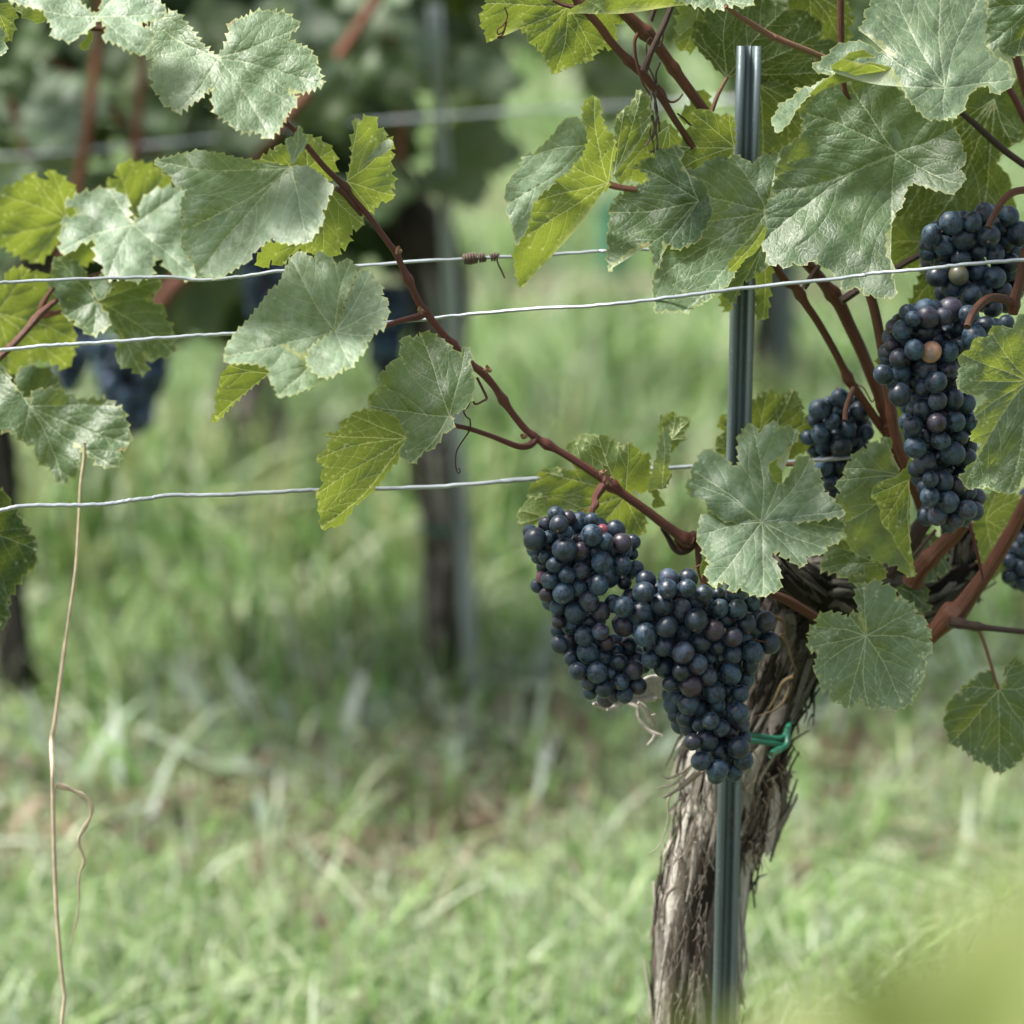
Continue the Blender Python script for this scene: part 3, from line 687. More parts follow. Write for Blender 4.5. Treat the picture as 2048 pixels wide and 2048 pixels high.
cane('J 1300,660 1330,720 1362,790 1340,810 1290,832 1268,800 1240,850 1215,880 1235,915 1256,935 1252,1000 1200,1080 1168,1140 1162,1220 1175,1270 1190,1275 1190,1252 1176,1248', [2.8, 2.6, 2.6, 2.2, 2.2, 1.8, 1.6, 1.6, 1.6, 1.6, 1.6, 1.5, 1.4, 1.4, 1.3, 1.2, 1.1, .9], [-.03, -.05], M_CANE, vine, 'tendril', sides=7)
# nodes: dry bud scars
for (x, y) in [cv('N', 1000, 800), cv('N', 1040, 850), cv('N', 1055, 885), cv('J', 930, 228), cv('J', 1370, 605), cv('B', 540, 1380), cv('J', 1600, 1045)]:
    mb = MB()
    for k in range(5):
        a = rr.uniform(0, 6.28); p = P(x, y, -.03); q = p+Vector((math.cos(a), -.5, math.sin(a)))*.0030
        tube(mb, [p, p.lerp(q, .6), q], [.0017, .0014, .0004], 6, (.24, .15, .09))
    mb.build('bud_scar', M_BARK, vine)

CD = [
 ('C 500,-60 540,0 600,70 700,180 780,290 870,390 960,480 1005,520 1060,590 1120,665 1170,740 1230,840 1290,930 1360,1040', [7, 7, 7.5, 8, 8, 8, 9, 9, 8.5, 8, 7.5, 7, 7, 7], [-.0, .01], M_CANE, [(.45, 3), (.08, 4)]),
 ('C 760,-60 850,60 930,140 980,190 1060,260 1130,350 1200,450 1270,550 1350,660 1440,780 1500,860', [10, 10.5, 12, 13, 13, 11.5, 11, 11, 11, 11, 11], [.01, .02], M_CANE, [(.33, 4), (.6, 3)]),
 ('F 60,520 170,640 260,760 320,790 400,920 480,1040 600,1250 690,1430 720,1480 800,1590 900,1740 980,1850', [8, 8, 8.5, 9, 8, 8, 8, 9, 10, 8.5, 9, 9], [.02, .03], M_CANE, [(.27, 4), (.68, 4.5)]),
 ('F 250,500 400,620 520,760 620,890 700,1060 780,1230 860,1420 920,1560 970,1720 1000,1850', [11, 11, 12, 14, 13, 13, 13, 14, 14, 13], [.025, .03], M_CANE, [(.30, 5), (.85, 3)]),
 ('F 780,600 850,850 890,1000 940,1260 970,1480 1000,1700 1030,1850 1080,1980 1150,2130', [10, 10, 10, 11, 11, 11, 11, 12, 13], [.01, .0], M_CANE, [(.7, 2)]),
 ('G 980,0 1010,110 1040,220 1100,330 1170,470 1230,620', [13, 14, 14, 12, 12, 14], [.02, .03], M_CANE, []),
 ('G 1500,690 1420,790 1330,880 1250,960 1190,1030 1140,1120', [17, 17, 17, 18, 20, 22], [-.0, .02], M_CANE, [(.6, 4)]),
 ('G 1300,600 1200,720 1130,840 1040,960 960,1060', [15, 18, 18, 18, 19], [.035], M_DARKCANE, []),
 ('G 2020,420 1932,580 1860,720 1760,890 1660,1050 1560,1190 1480,1300 1400,1360 1320,1440 1240,1520', [14, 14, 14.5, 15, 16, 18, 22, 26, 20, 17], [-.03, -.0], M_CANE, [(.8, 6)]),
 ('G 1400,1390 1480,1400 1560,1415 1640,1425 1760,1440 1960,1460', [12, 10, 9, 6.5, 6, 6], [-.02, -.03], M_DARKCANE, [(.15, 2), (.36, 3)]),
 ('G 60,1150 150,1185 230,1220 300,1255 390,1310 480,1370', [7, 8, 9, 9.5, 9.5, 9], [.0, .01], M_CANE, []),
 ('F 1030,660 1100,615 1200,560 1300,500', [6.5, 6.5, 6.5, 6.5], [.02], M_DARKCANE, []),
]
for t_, r_, d_, m_, nd in CD: cane(t_, r_, d_, m_, vine, nodes=nd)
SM = [
 ('G 1540,670 1565,760 1590,850 1620,980 1650,1110', [3.6, 3.6, 3.4, 3.4, 3], [-.04, -.035], M_REDCANE, 'side_shoot'),
 ('G 1590,1410 1625,1470 1660,1560 1690,1660 1720,1760 1755,1865', [4, 3.8, 3.6, 3.4, 3.2, 3], [-.025, -.03], M_PETIOLE, PET),
 ('C 1215,30 1160,170 1110,270 1060,380 1015,500', [5, 6, 6, 6, 8], [-.01], M_DARKCANE, 'side_shoot'),
 ('C 1110,-20 1090,60 1060,150', [6, 5, 5], [.0], M_DARKCANE, 'side_shoot'),
 ('C 975,230 950,290 955,390 980,500 1010,590 1060,670', [4, 3.6, 3.2, 3, 2.4, 1.6], [-.012], M_CANE, 'tendril'),
 ('C 1110,600 1150,640 1175,700 1215,720 1260,700 1290,660', [2.6, 2.6, 2.6, 2.4, 2.2, 1.4], [.0], M_CANE, 'tendril'),
 ('C 1140,180 1150,250 1120,330 1060,270 1035,320 1040,440 1080,540 1100,600', [1.5]*8, [.0], M_DARKCANE, 'tendril'),
 ('C 1130,440 1100,520 1105,590', [2, 2, 1.5], [.0], M_DARKCANE, 'tendril'),
 ('C 1250,800 1300,840 1340,880 1370,880', [2, 2, 2, 1], [.02], M_DARKCANE, 'tendril'),
 ('B 1395,0 1450,25 1510,40 1580,70', [3.5, 4, 5, 6], [-.0], M_CANE, 'side_shoot'),
 ('C 1495,785 1515,720 1550,640 1605,540', [4.6, 4.4, 4, 3], [.03], M_PETIOLE, PET),
 ('C 740,1290 800,1310 870,1325 960,1335', [7, 7, 6, 6], [.0], M_PETIOLE, PET),
 ('C 1590,40 1680,110 1780,170 1932,270', [4, 5.5, 6, 6], [-.06, -.03], M_PETIOLE, PET),
 ('D 0,165 130,240 260,300 390,350 520,405', [6, 6.4, 6.4, 6, 6], [-.03, -.02], M_PETIOLE, PET),
 ('D 640,-60 640,100 642,330', [7, 7, 7], [-.01], M_CANE, 'side_shoot'),
 ('D 655,560 670,640 705,700', [6, 5.5, 3], [-.06], M_REDCANE, 'side_shoot'),
 ('D 1470,780 1580,870 1700,980 1820,1080 1960,1180', [5, 6.5, 6.8, 7, 7], [-.02], M_DARKCANE, 'side_shoot'),
 ('D 1810,600 1870,700 1960,880', [7, 7, 7], [-.03], M_REDCANE, 'side_shoot'),
 ('D 1870,380 1910,520 1960,700', [9, 9, 9], [-.01], M_CANE, 'side_shoot'),
 ('C 1190,880 1230,930 1270,1000', [4, 3, 2.5], [.02], M_PETIOLE, PET),
 ('P 1470,680 1500,600 1570,480 1630,370 1720,270 1830,210 1960,190', [6.5, 6.5, 6.6, 7, 7.4, 7.4, 7.4], [-.085, -.08, -.07], M_CANE, 'peduncle'),
 ('P 1200,1960 1240,1850 1310,1730 1400,1640 1480,1590 1570,1580 1700,1610 1800,1680', [7, 7.5, 8, 8.4, 8.4, 8.6, 9, 10], [-.13, -.11, -.09], M_CANE, 'peduncle'),
 ('P 1960,950 1920,1150 1870,1400 1820,1570 1800,1680 1790,1800', [10, 10, 10, 11, 14, 9], [-.09], M_CANE, 'side_shoot'),
 ('K 1775,-20 1735,80 1700,180 1690,290', [6, 5.6, 5.4, 5], [-.015, -.03], M_CANE, 'peduncle'),
 ('F 700,1440 760,1480 800,1500 830,1550 860,1600 880,1570', [1.3]*6, [.01], M_CANE, 'tendril'),
 ('R 480,700 540,690 600,670', [5, 4.5, 4], [-.0], M_PETIOLE, PET),
 ('R 1215,1310 1300,1250 1430,1200', [4, 4, 3.6], [.02], M_PETIOLE, PET),
 ('R 480,1720 600,1570 700,1460 800,1350', [3.5]*4, [.0], M_DARKCANE, 'side_shoot'),
 ('K 1020,730 1100,715 1200,720', [5, 5, 4], [-.0], M_PETIOLE, PET),
 ('F 380,800 430,720 500,620 560,560', [6, 6, 5, 5], [.02], M_DARKCANE, 'side_shoot'),
 ('F 640,890 700,850 760,810', [9, 8.5, 8], [.01], M_DARKCANE, 'side_shoot'),
]
for t_, r_, d_, m_, nm in SM: cane(t_, r_, d_, m_, vine, nm, sides=9, wob=.04)
mb = MB()   # dried flower cluster
for t_ in ['C 1075,640 1060,740 1065,850 1055,930 1080,1010 1085,1080', 'C 1100,640 1095,760 1120,850 1125,930', 'C 1085,660 1110,780 1100,900 1110,1000 1105,1060', 'C 1060,980 1040,1010 1022,1030', 'C 1085,1060 1060,1075', 'C 1060,900 1030,890 1022,860', 'C 1100,1040 1120,1050', 'C 1070,780 1090,900 1075,980']:
    p = catmull([P(x, y, -.005) for x, y in pts(t_)], 5); tube(mb, p, [rr.uniform(1.3, 2.8)*mp0 for _ in p], 6, (.03, .025, .02), .4, 3)
mb.build('dried_flower_cluster', M_DRY, vine)
cane('B 1130,40 1145,90 1120,140 1090,160 1095,190 1125,170 1140,120 1120,190 1090,205 1110,210 1130,200', [1.6]*11, [-.02], M_CANE, vine, 'tendril', sides=6)

# ---------------------------------------------------------------- leaves of the main vine
D = dict
leaf(vine, [D(o='A 1205,318 1235,270 1255,225 1265,175 1275,120 1320,105 1345,98 1400,70 1450,60 1500,62 1530,72 1580,75 1615,100 1655,145 1610,175 1585,225 1640,240 1700,265 1755,330 1740,350 1765,405 1785,465 1720,495 1660,512 1595,490 1625,530 1640,550 1612,600 1585,620 1580,650 1545,705 1490,765 1440,735 1400,722 1360,730 1295,710 1262,668 1205,635 1180,590 1172,530 1182,487 1150,488 1110,540 1040,580 980,625 945,590 895,572 885,525 855,510 850,450 822,410 862,352 850,320 800,305 800,180 850,110 900,95 950,60 980,75 1040,140 1080,200 1130,260 1180,300',
    j='A 1205,318', t='A 1650,146 1775,462 1490,755 978,615 850,130', d=-.035, g=(.15, -1.15), k=1.5, th=(3, 12), c=[('A 1205,318 1500,760', .3)])], dust_sheen=.72, yel=.05, label='large pale butterfly-shaped leaf near the top left, with three dark star-shaped spots')
leaf(vine, [D(o='A 60,-20 45,0 120,25 240,50 260,100 290,155 295,210 345,215 400,230 440,190 490,165 530,120 560,100 590,150 565,210 640,240 700,270 740,290 790,305 830,240 850,180 830,170 760,130 820,115 900,95 920,60 890,20 870,0 840,-60 600,-60 560,10 550,60 530,85 480,50 430,0 400,-60 60,-60',
    j='A 540,92', t='A 60,0 400,225 785,300 900,70 700,-60', d=-.045, g=(0, -1.3), k=2, th=(2.4, 12))], dust_sheen=.95)
leaf(vine, [D(o='A 500,170 515,205 500,240 475,280 440,265 445,240 475,215 480,180', d=-.03, g=(0, .3), s='u', th=(1, 12))], yel=.6)
leaf(vine, [D(o='A 850,885 920,870 1000,850 1100,830 1200,845 1300,870 1400,885 1500,900 1600,920 1660,915 1720,925 1780,970 1843,1035 1810,1080 1810,1120 1780,1160 1785,1220 1740,1290 1700,1340 1620,1345 1540,1340 1500,1310 1440,1360 1390,1400 1380,1440 1330,1460 1300,1480 1220,1535 1160,1530 1085,1530 1080,1465 1050,1420 1020,1400 1000,1340 1010,1250 1005,1150 1000,1115 1035,1050 960,1020 950,980 890,930',
    j='A 1610,920', t='A 860,888 1015,1270 1110,1500 1700,1335 1400,890', d=-.045, g=(.0, -.5), th=(1.8, 13), c=[('A 1085,1540 1610,920', -.95)], w=.003)], dust_sheen=.8, label='broad pale leaf folded down its midrib, above the upper wire at left')
leaf(vine, [D(o='A 1655,690 1670,730 1700,760 1690,800 1650,850 1625,900 1605,905 1605,860 1580,815 1575,765 1620,755 1640,720', j='A 1612,905', t='A 1650,700 1695,765 1580,770', d=-.06, g=(.6, -.6), th=(1, 14), c=[('A 1612,905 1655,690', -1.2)], grid=3.5)], dust_sheen=.7)
leaf(vine, [D(o='A 1435,875 1510,830 1515,810 1570,800 1640,780 1690,740 1730,760 1780,780 1840,830 1850,900 1840,960 1830,1000 1740,940 1600,960 1480,920', j='A 1700,930', t='A 1440,875 1690,745 1835,830', s='u', d=.0, g=(0, .5))], yel=.12)
leaf(vine, [D(o='B 165,1050 230,1060 300,1120 350,1210 340,1250 290,1265 270,1300 270,1340 220,1370 210,1410 130,1390 50,1395 0,1370 -60,1400 -100,1470 -160,1430 -200,1480 -240,1430 -190,1350 -100,1330 30,1300 60,1200 120,1080', j='B 160,1050', t='B 130,1390 340,1230 -90,1450', s='u', d=.0, g=(0, .55))], yel=.22)
leaf(vine, [D(o='B 260,990 290,900 285,800 300,730 305,650 315,690 345,665 375,640 430,680 430,710 470,720 475,760 515,780 500,830 520,870 500,890 505,960 520,1010 500,1040 518,1095 450,1110 410,1150 385,1170 350,1130 300,1080 270,1030', j='B 258,1000', t='B 320,680 500,790 518,1080 390,1165', s='u', d=-.01, g=(.5, .2), k=3),
    D(o='B 345,930 350,890 400,840 440,790 490,765 515,780 505,820 470,850 400,880 370,900', d=-.016, g=(.2, -.4), th=(0, 10), grid=4)], yel=.18)
leaf(vine, [D(o='B 3,1385 40,1410 75,1425 105,1385 150,1410 185,1430 200,1470 230,1440 275,1430 312,1480 300,1530 262,1620 235,1700 215,1790 195,1830 130,1950 0,1950 -100,1900 J 320,660 280,690 240,720 160,750 130,765 20,790 I 1770,880 1740,850 1735,780 1715,745 1600,730 1470,730 1440,700 1455,620 1520,530 1600,450 1690,330 1750,250 1790,230 1830,140 1880,40', j='B 190,1830', t='I 1450,690 1880,60 B 280,1440 J 20,780', d=-.070, g=(.15, -1.25), th=(1.8, 12), c=[('I 1900,1000 B 195,1830', .8)], w=.003),
    D(o='B 325,1495 365,1490 400,1500 395,1550 450,1575 455,1600 445,1630 490,1665 480,1690 490,1740 460,1765 475,1800 405,1840 J 630,400 590,430 585,480 540,520 490,600 440,590 400,630 350,650 320,660 270,640 200,560 230,470 300,420 B 190,1830 225,1780 250,1700 280,1610', j='B 195,1832', t='B 390,1500 485,1690 J 640,390 495,590', d=-.086, g=(-.1, -1.4), th=(2.4, 12), w=.002),
    D(o='I 1480,740 1600,725 1720,745 1725,800 1600,900 1480,1010 1420,1080 1385,1110 1360,1095 1390,1050 1395,930 1420,830 1415,810', j='I 1735,795', t='I 1390,1080 1420,820 1480,745', s='u', d=-.06, g=(0, .6), th=(1.8, 13))], dust_sheen=1.0, yel=.05, label='very pale crumpled leaf crossing the middle wire, left of the cane')
leaf(vine, [D(o='J 930,400 950,372 1010,375 1050,400 1100,430 1150,480 1200,530 1215,455 1240,455 1258,490 1260,560 1265,640 1285,680 1275,760 1255,820 1200,870 1120,910 1152,945 1145,990 1080,1020 1040,1090 1015,1125 960,1130 920,1180 890,1215 850,1195 800,1140 850,1050 820,970 770,910 700,890 600,850 620,820 600,790 620,765 680,745 655,735 690,710 665,640 715,615 710,590 760,580 755,550 820,545 800,490 830,460 815,405 890,405',
    j='J 1120,910', t='J 940,380 605,840 890,1205 1230,460', d=-.055, g=(0, -.45), th=(2.2, 14), c=[('J 800,960 1120,910', -.8)]),
    D(o='J 590,860 700,885 780,920 825,990 855,1050 820,1130 800,1180 720,1270 680,1330 620,1400 560,1450 510,1480 470,1550 420,1615 360,1620 300,1640 295,1560 275,1490 290,1440 262,1420 280,1380 340,1325 290,1310 325,1240 300,1210 265,1185 330,1130 340,1075 400,1060 355,1040 305,1025 380,1020 430,985 415,950 480,920 485,895 550,880', j='J 850,1050', t='J 300,1635 268,1410 268,1185 330,1030 485,900', s='u', d=-.05, g=(0, .7), k=2, th=(1.8, 14))], dust_sheen=.28, yel=.03, label='leaf with green upper side and folded yellow-green underside hanging between the middle and lowest wires')
leaf(vine, [D(o='N 365,790 480,765 590,755 650,780 700,782 730,760 700,700 620,580 680,500 760,490 790,425 860,430 940,440 970,425 1010,435 1060,480 1110,495 1150,540 1200,560 1200,530 1240,502 1290,540 1340,580 1390,620 1455,630 1440,680 1450,740 1440,800 1480,840 1440,900 1420,970 1340,990 1300,960 1240,970 1300,1040 1360,1150 1408,1230 1405,1390 1290,1390 1210,1370 1100,1290 950,1280 750,1200 740,1165 620,1150 560,1165 450,1230 370,1270 340,1300 260,1290 200,1310 165,1190 270,1060 280,1000 270,980 340,890 400,860',
    j='N 1210,1040', t='N 200,1290 380,790 630,585 1240,510 1380,1380 980,1310 940,430', s='u', d=.0, g=(0, .1), th=(1.8, 14))], dust_sheen=.1, yel=.0, dark=.18, label='green leaf seen from below behind the cane, above the hanging bunches')
leaf(vine, [D(o='N 1565,225 1590,260 1580,330 1640,340 1655,420 1665,480 1650,560 1630,620 1650,640 1620,720 1615,770 1660,800 1640,860 1605,920 1615,945 1520,955 1430,965 1440,880 1470,820 1480,750 1510,660 1530,560 1545,420 1545,300', j='N 1570,950', t='N 1570,230 1650,800', d=-.015, g=(.7, -.5), th=(1.2, 14), grid=4),
    D(o='N 1590,260 1600,230 1640,215 1680,205 1700,260 1790,255 1838,290 1800,380 1740,450 1790,445 1805,475 1740,500 1690,560 1640,615 1635,600 1655,540 1665,480 1650,400 1640,340 1575,360 1570,300', j='N 1650,480', t='N 1690,210 1835,290 1800,475', s='u', d=-.01, g=(-.3, .3), th=(1.5, 14), grid=4),
    D(o='N 1430,965 1520,960 1540,1020 1600,1120 1480,1140 1465,1110 1495,1050 1470,1000', s='u', d=-.005, g=(.2, .3), th=(1, 14), grid=4)], dust_sheen=.8)
leaf(vine, [D(o='K 400,1165 355,1130 340,1085 270,1040 185,1020 175,970 150,915 210,850 200,760 270,680 280,620 360,570 430,600 540,670 600,730 660,740 670,690 660,620 660,430 695,420 720,370 790,320 855,420 890,390 940,330 1035,305 1040,380 1100,350 1175,340 1190,375 1230,380 1240,440 1200,510 1130,560 1110,610 1050,650 980,690 950,750 990,820 1000,880 1085,910 1150,830 1190,750 1220,670 1270,640 1370,660 1390,740 1460,790 1450,850 1480,920 1480,990 1540,1020 1600,1090 1665,1140 1692,1210 1400,1260 1100,1290 880,1290 700,1290 500,1260', j='K 885,1270', t='K 250,790 790,330 1210,390 1360,670 1680,1160 200,900', d=-.040, g=(0, -.6), th=(2, 15), k=-1, c=[('K 200,960 900,1280', .7)]),
    D(o='K 338,1195 400,1170 480,1160 480,1105 600,1118 680,1155 735,1225 780,1262 880,1272 1050,1218 1300,1180 1660,1155 1692,1210 1670,1260 1690,1330 1635,1380 1650,1440 1590,1490 1510,1500 1500,1570 1410,1595 1310,1600 1300,1700 1230,1690 1150,1620 1120,1640 1060,1560 990,1570 985,1610 1040,1690 1070,1770 1060,1830 E 1800,900 1690,945 1600,920 1545,885 1500,920 1445,830 1370,885 1315,780 1350,740 1300,640 1265,560 1285,490 1275,465', j='K 885,1272', t='K 270,1410 1680,1350 1490,1530 1290,1690 E 1380,860 1690,940', d=-.082, g=(0, -1.25), th=(2.2, 15), k=1, w=.003)], dust_sheen=.72, label='big pale many-lobed leaf hiding the head of the trunk, beside the metal stake')
leaf(vine, [D(o='K 1060,650 1030,720 1085,780 1085,910 1000,880 960,800 950,720 985,690', s='u', d=-.06, g=(.3, .2), th=(0, 10), grid=4)], yel=.1)
leaf(vine, [D(o='E 1290,800 1285,760 1300,710 1340,675 1365,675 1360,710 1320,770 1300,830', d=-.09, g=(.5, -.3), th=(0, 10), grid=4, s='u')], yel=.1)
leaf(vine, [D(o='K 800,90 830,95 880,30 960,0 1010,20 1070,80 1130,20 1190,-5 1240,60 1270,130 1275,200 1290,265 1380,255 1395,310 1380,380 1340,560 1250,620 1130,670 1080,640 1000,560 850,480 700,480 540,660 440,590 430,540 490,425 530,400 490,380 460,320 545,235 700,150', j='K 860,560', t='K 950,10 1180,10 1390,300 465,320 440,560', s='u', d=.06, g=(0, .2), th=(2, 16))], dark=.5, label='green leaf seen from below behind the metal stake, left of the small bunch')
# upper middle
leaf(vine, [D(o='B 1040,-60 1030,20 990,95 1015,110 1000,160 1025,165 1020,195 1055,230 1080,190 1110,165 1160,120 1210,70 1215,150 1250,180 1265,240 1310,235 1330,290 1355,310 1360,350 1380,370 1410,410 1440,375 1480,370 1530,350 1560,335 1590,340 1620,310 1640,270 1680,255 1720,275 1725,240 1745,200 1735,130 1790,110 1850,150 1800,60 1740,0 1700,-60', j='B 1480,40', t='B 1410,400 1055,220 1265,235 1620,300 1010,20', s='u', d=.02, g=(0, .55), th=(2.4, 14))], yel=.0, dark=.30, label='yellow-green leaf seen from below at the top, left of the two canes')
leaf(vine, [D(o='B 1490,645 1545,655 1580,720 1590,800 1570,860 1520,930 1440,990 1350,1050 1290,1115 1250,1270 1190,1360 1175,1250 1135,1160 1150,1130 1130,1070 1155,1000 1165,980 1215,920 1205,900 1230,890 1225,860 1290,850 1340,800 1400,740 1440,680', j='B 1580,800', t='B 1150,1120 1230,870', d=-.03, g=(.55, -.9), th=(1.5, 16), k=3, c=[('B 1500,640 1180,1100', -.2)]),
    D(o='B 1560,660 1565,580 1590,545 1630,530 1655,570 1660,640 1690,720 1735,760 1745,840 1720,900 1705,1000 1705,1030 1640,1080 1560,1170 1500,1240 1440,1310 1380,1400 1320,1460 1260,1520 1240,1580 1215,1590 1190,1500 1180,1390 1230,1300 1235,1250 1260,1220 1260,1160 1290,1120 1280,1080 1340,1030 1430,985 1490,960 1500,930 1560,860 1590,790 1580,700 1545,645', j='B 1703,1012', t='B 1222,1580 1260,1300 1300,1110 1510,920 1625,540 1740,780', s='u', d=-.028, g=(.1, .5), th=(1.8, 15), w=.003)], dust_sheen=.85, yel=.03, label='folded leaf showing a pale upper face and a bright green underside, left of the stake')
leaf(vine, [D(o='C 820,1060 810,950 810,870 850,790 920,740 950,690 990,630 1005,670 1050,680 1055,740 1060,830 1060,900 1000,980 940,1030 870,1110 820,1200 800,1250 790,1180', j='C 805,1230', t='C 990,650 870,780 1050,880', s='u', d=-.015, g=(.3, .1), th=(2, 15))], dark=.3)
leaf(vine, [D(o='C 820,1120 900,1050 980,960 1060,900 1100,880 1200,880 1260,960 1300,1000 1290,1050 1180,1080 1090,1080 1000,1110 1010,1190 1050,1260 1040,1300 990,1290 960,1240 920,1260 880,1270 830,1285', j='C 1190,890', t='C 840,1260 1020,1280 1200,1070', s='u', d=.02, g=(0, .5))], yel=.12)
leaf(vine, [D(o='C 920,1170 990,1160 1000,1125 1090,1110 1110,1050 1190,1050 1220,1020 1260,1040 1300,1090 1260,1120 1280,1200 1450,1300 1500,1500 1400,1700 1250,1760 1150,1700 1130,1860 1100,1885 1085,1870 1080,1800 1050,1760 1050,1710 1000,1720 920,1760 860,1810 800,1860 765,1920 770,1860 750,1800 765,1740 750,1700 770,1620 770,1560 800,1500 760,1490 815,1430 820,1390 870,1370 900,1330 1000,1300 1050,1270 1040,1220', j='C 1400,1420', t='C 765,1900 765,1500 930,1170 1100,1870 1220,1030', d=-.01, g=(0, -.35), th=(2, 15), c=[('C 750,1640 1200,1640', -1.1)])], dust_sheen=.18, dark=.10, label='dark green leaf with a ragged edge crossing the highest wire, left of the big crinkled leaf')
leaf(vine, [D(o='O 460,595 540,585 590,550 640,555 650,530 720,540 790,520 790,485 860,465 910,435 1000,450 1020,420 1100,450 1180,495 1240,430 1300,420 1390,405 1400,460 1350,540 1370,590 1320,700 1345,740 1310,860 1240,940 1230,990 1180,1060 1100,1130 1060,1190 1040,1290 1040,1340 1020,1380 960,1450 900,1480 860,1500 850,1540 830,1560 790,1550 780,1590 740,1580 700,1620 660,1650 620,1620 560,1640 510,1620 460,1640 420,1635 430,1590 405,1500 415,1380 430,1320 470,1290 440,1200 470,1120 465,1070 505,1020 485,985 540,950 540,905 600,870 690,850 610,830 540,760 525,730 535,705 480,640',
    j='O 1290,860', t='O 470,600 500,985 430,1400 660,1630 1010,430 1380,415', d=-.004, g=(.05, -.35), th=(1.8, 15), c=[('O 400,1010 1200,1150', -1.2)], w=.003, vr=1.4)], dust_sheen=.42, label='large crinkled leaf hiding the stake below its top, dark above and pale below')
leaf(vine, [D(o='O 1230,1130 1290,1150 1290,1300 1200,1330 1170,1380 1110,1390 1080,1450 1060,1520 1020,1575 990,1540 940,1500 910,1455 980,1460 1040,1350 1030,1290 1150,1180', j='O 1250,1150', t='O 1020,1570 1200,1330', d=-.02, g=(0, -.3), th=(2.2, 14))], dust_sheen=.2, dark=.25)
leaf(vine, [D(o='O 1210,1330 1330,1290 1330,1350 1310,1450 1300,1620 1275,1700 1200,1660 1205,1500', j='O 1270,1280', t='O 1260,1690', s='u', d=.02, g=(0, .5))], yel=.25)
leaf(vine, [D(o='O 930,1500 990,1540 1000,1640 960,1600 935,1560', s='u', d=.02, g=(0, .4))], yel=.2)
leaf(vine, [D(o='O 710,85 800,70 870,95 930,130 1000,110 1040,160 1045,350 1000,440 910,480 780,500 780,540 650,560 610,540 630,440 610,360 660,290 665,230 720,200 710,140', j='O 1045,370', t='O 715,100 615,360 620,540 1000,120', s='u', d=.01, g=(0, .2), th=(1.5, 15))], dark=.28, dust_sheen=.1)
# huge leaf, its turned edge, and the leaf above
leaf(vine, [D(o='D 340,780 380,850 360,900 370,930 350,970 300,985 290,1020 210,1060 215,1120 175,1200 195,1250 145,1350 180,1370 120,1440 105,1500 75,1590 110,1620 80,1730 115,1780 130,1870 200,1860 260,1890 300,1850 360,1875 470,1825 490,1870 550,1900 570,1914 640,1974 660,2054 740,2024 800,2034 800,2084 850,2074 900,2104 960,2084 1010,2104 1030,2034 1000,1954 1020,1884 960,1804 960,1654 1000,1574 1020,1504 1080,1434 1085,1384 1110,1314 1150,1289 1220,1309 1260,1324 1340,1344 1400,1369 1450,1354 1500,1294 1520,1240 1515,1225 1470,1200 1525,1140 1500,1060 1495,1010 1460,930 1400,840 1250,760 1100,660 1000,600 900,540 700,560 600,600 450,680',
    h='D 1015,1055 1000,1030 998,980 1008,930 1022,895 1040,915 1062,950 1076,1000 1068,1040 1045,1060', j='D 1030,1078', t='D 85,1720 150,1350 400,800 1005,1960 1490,1300 1450,900 700,580', d=-.024, g=(-.05, -.25), k=0, th=(1.8, 16), c=[('D 60,1560 1500,1180', -.68), ('D 1040,2100 1060,1078', -.5)], w=.003),
    D(o='O 1285,975 1250,960 1180,1060 1080,1140 1030,1210 985,1280 1000,1330 1060,1310 1120,1230 1200,1180 1240,1120 1280,1040', j='O 1270,990', t='O 1000,1310', s='u', d=-.062, g=(.2, .3), th=(.8, 14), grid=4)], dust_sheen=.26, yel=.0, dark=.0, label='huge leaf at upper right, shaded dark in the middle and pale along its lower edge')
leaf(vine, [D(o='D 850,-60 850,50 800,90 820,130 765,215 850,245 930,290 970,340 1030,380 990,400 900,365 830,310 740,290 610,315 560,380 435,475 515,520 600,525 570,465 640,420 700,370 800,350 880,400 760,410 725,440 735,475 850,440 940,460 1010,480 1040,550 1090,640 1120,700 1200,790 1240,835 1360,845 1400,830 1470,810 1520,740 1535,670 1600,600 1680,600 1720,660 1780,650 1855,590 1850,540 1820,510 1840,470 1790,430 1700,390 1665,350 1680,250 1665,160 1690,110 1660,60 1680,-60',
    j='D 1375,620', t='D 780,210 1000,-50 1340,-50 1640,-50 1840,560 1370,835 480,480', d=-.085, g=(0, -.95), th=(2, 15), k=1.5, c=[('D 1375,620 900,300', .35), ('D 1000,480 1530,680', -.3)]),
    D(o='D 600,525 570,465 640,420 700,370 800,350 880,400 760,410 725,440 735,475 850,440 940,460 1010,480 1045,560 900,553 750,565 620,590 500,640 400,720 320,795 288,852 300,780 400,680 460,620 520,570', j='D 1010,520', t='D 300,830 650,420', s='u', d=-.082, g=(.1, .5), th=(0, 15), grid=4.5),
    D(o='D 600,528 500,570 430,615 305,625 350,640 300,690 190,745 205,760 148,850 190,940 240,900 288,852 318,782 400,690 460,630 520,590', d=-.086, g=(.15, -1.2), th=(1.2, 12), grid=4.5)], dust_sheen=.62, yel=.02, label='glossy crinkled leaf with a long drooping side lobe at the top right')
leaf(vine, [D(o='D 1665,-60 1690,110 1670,180 1690,250 1665,330 1750,350 1830,400 1880,395 1940,360 2060,300 2060,-60', j='D 2000,30', t='D 1680,320 1670,60 1880,390', d=-.10, g=(-.2, -.3))], dust_sheen=.12, dark=.2)
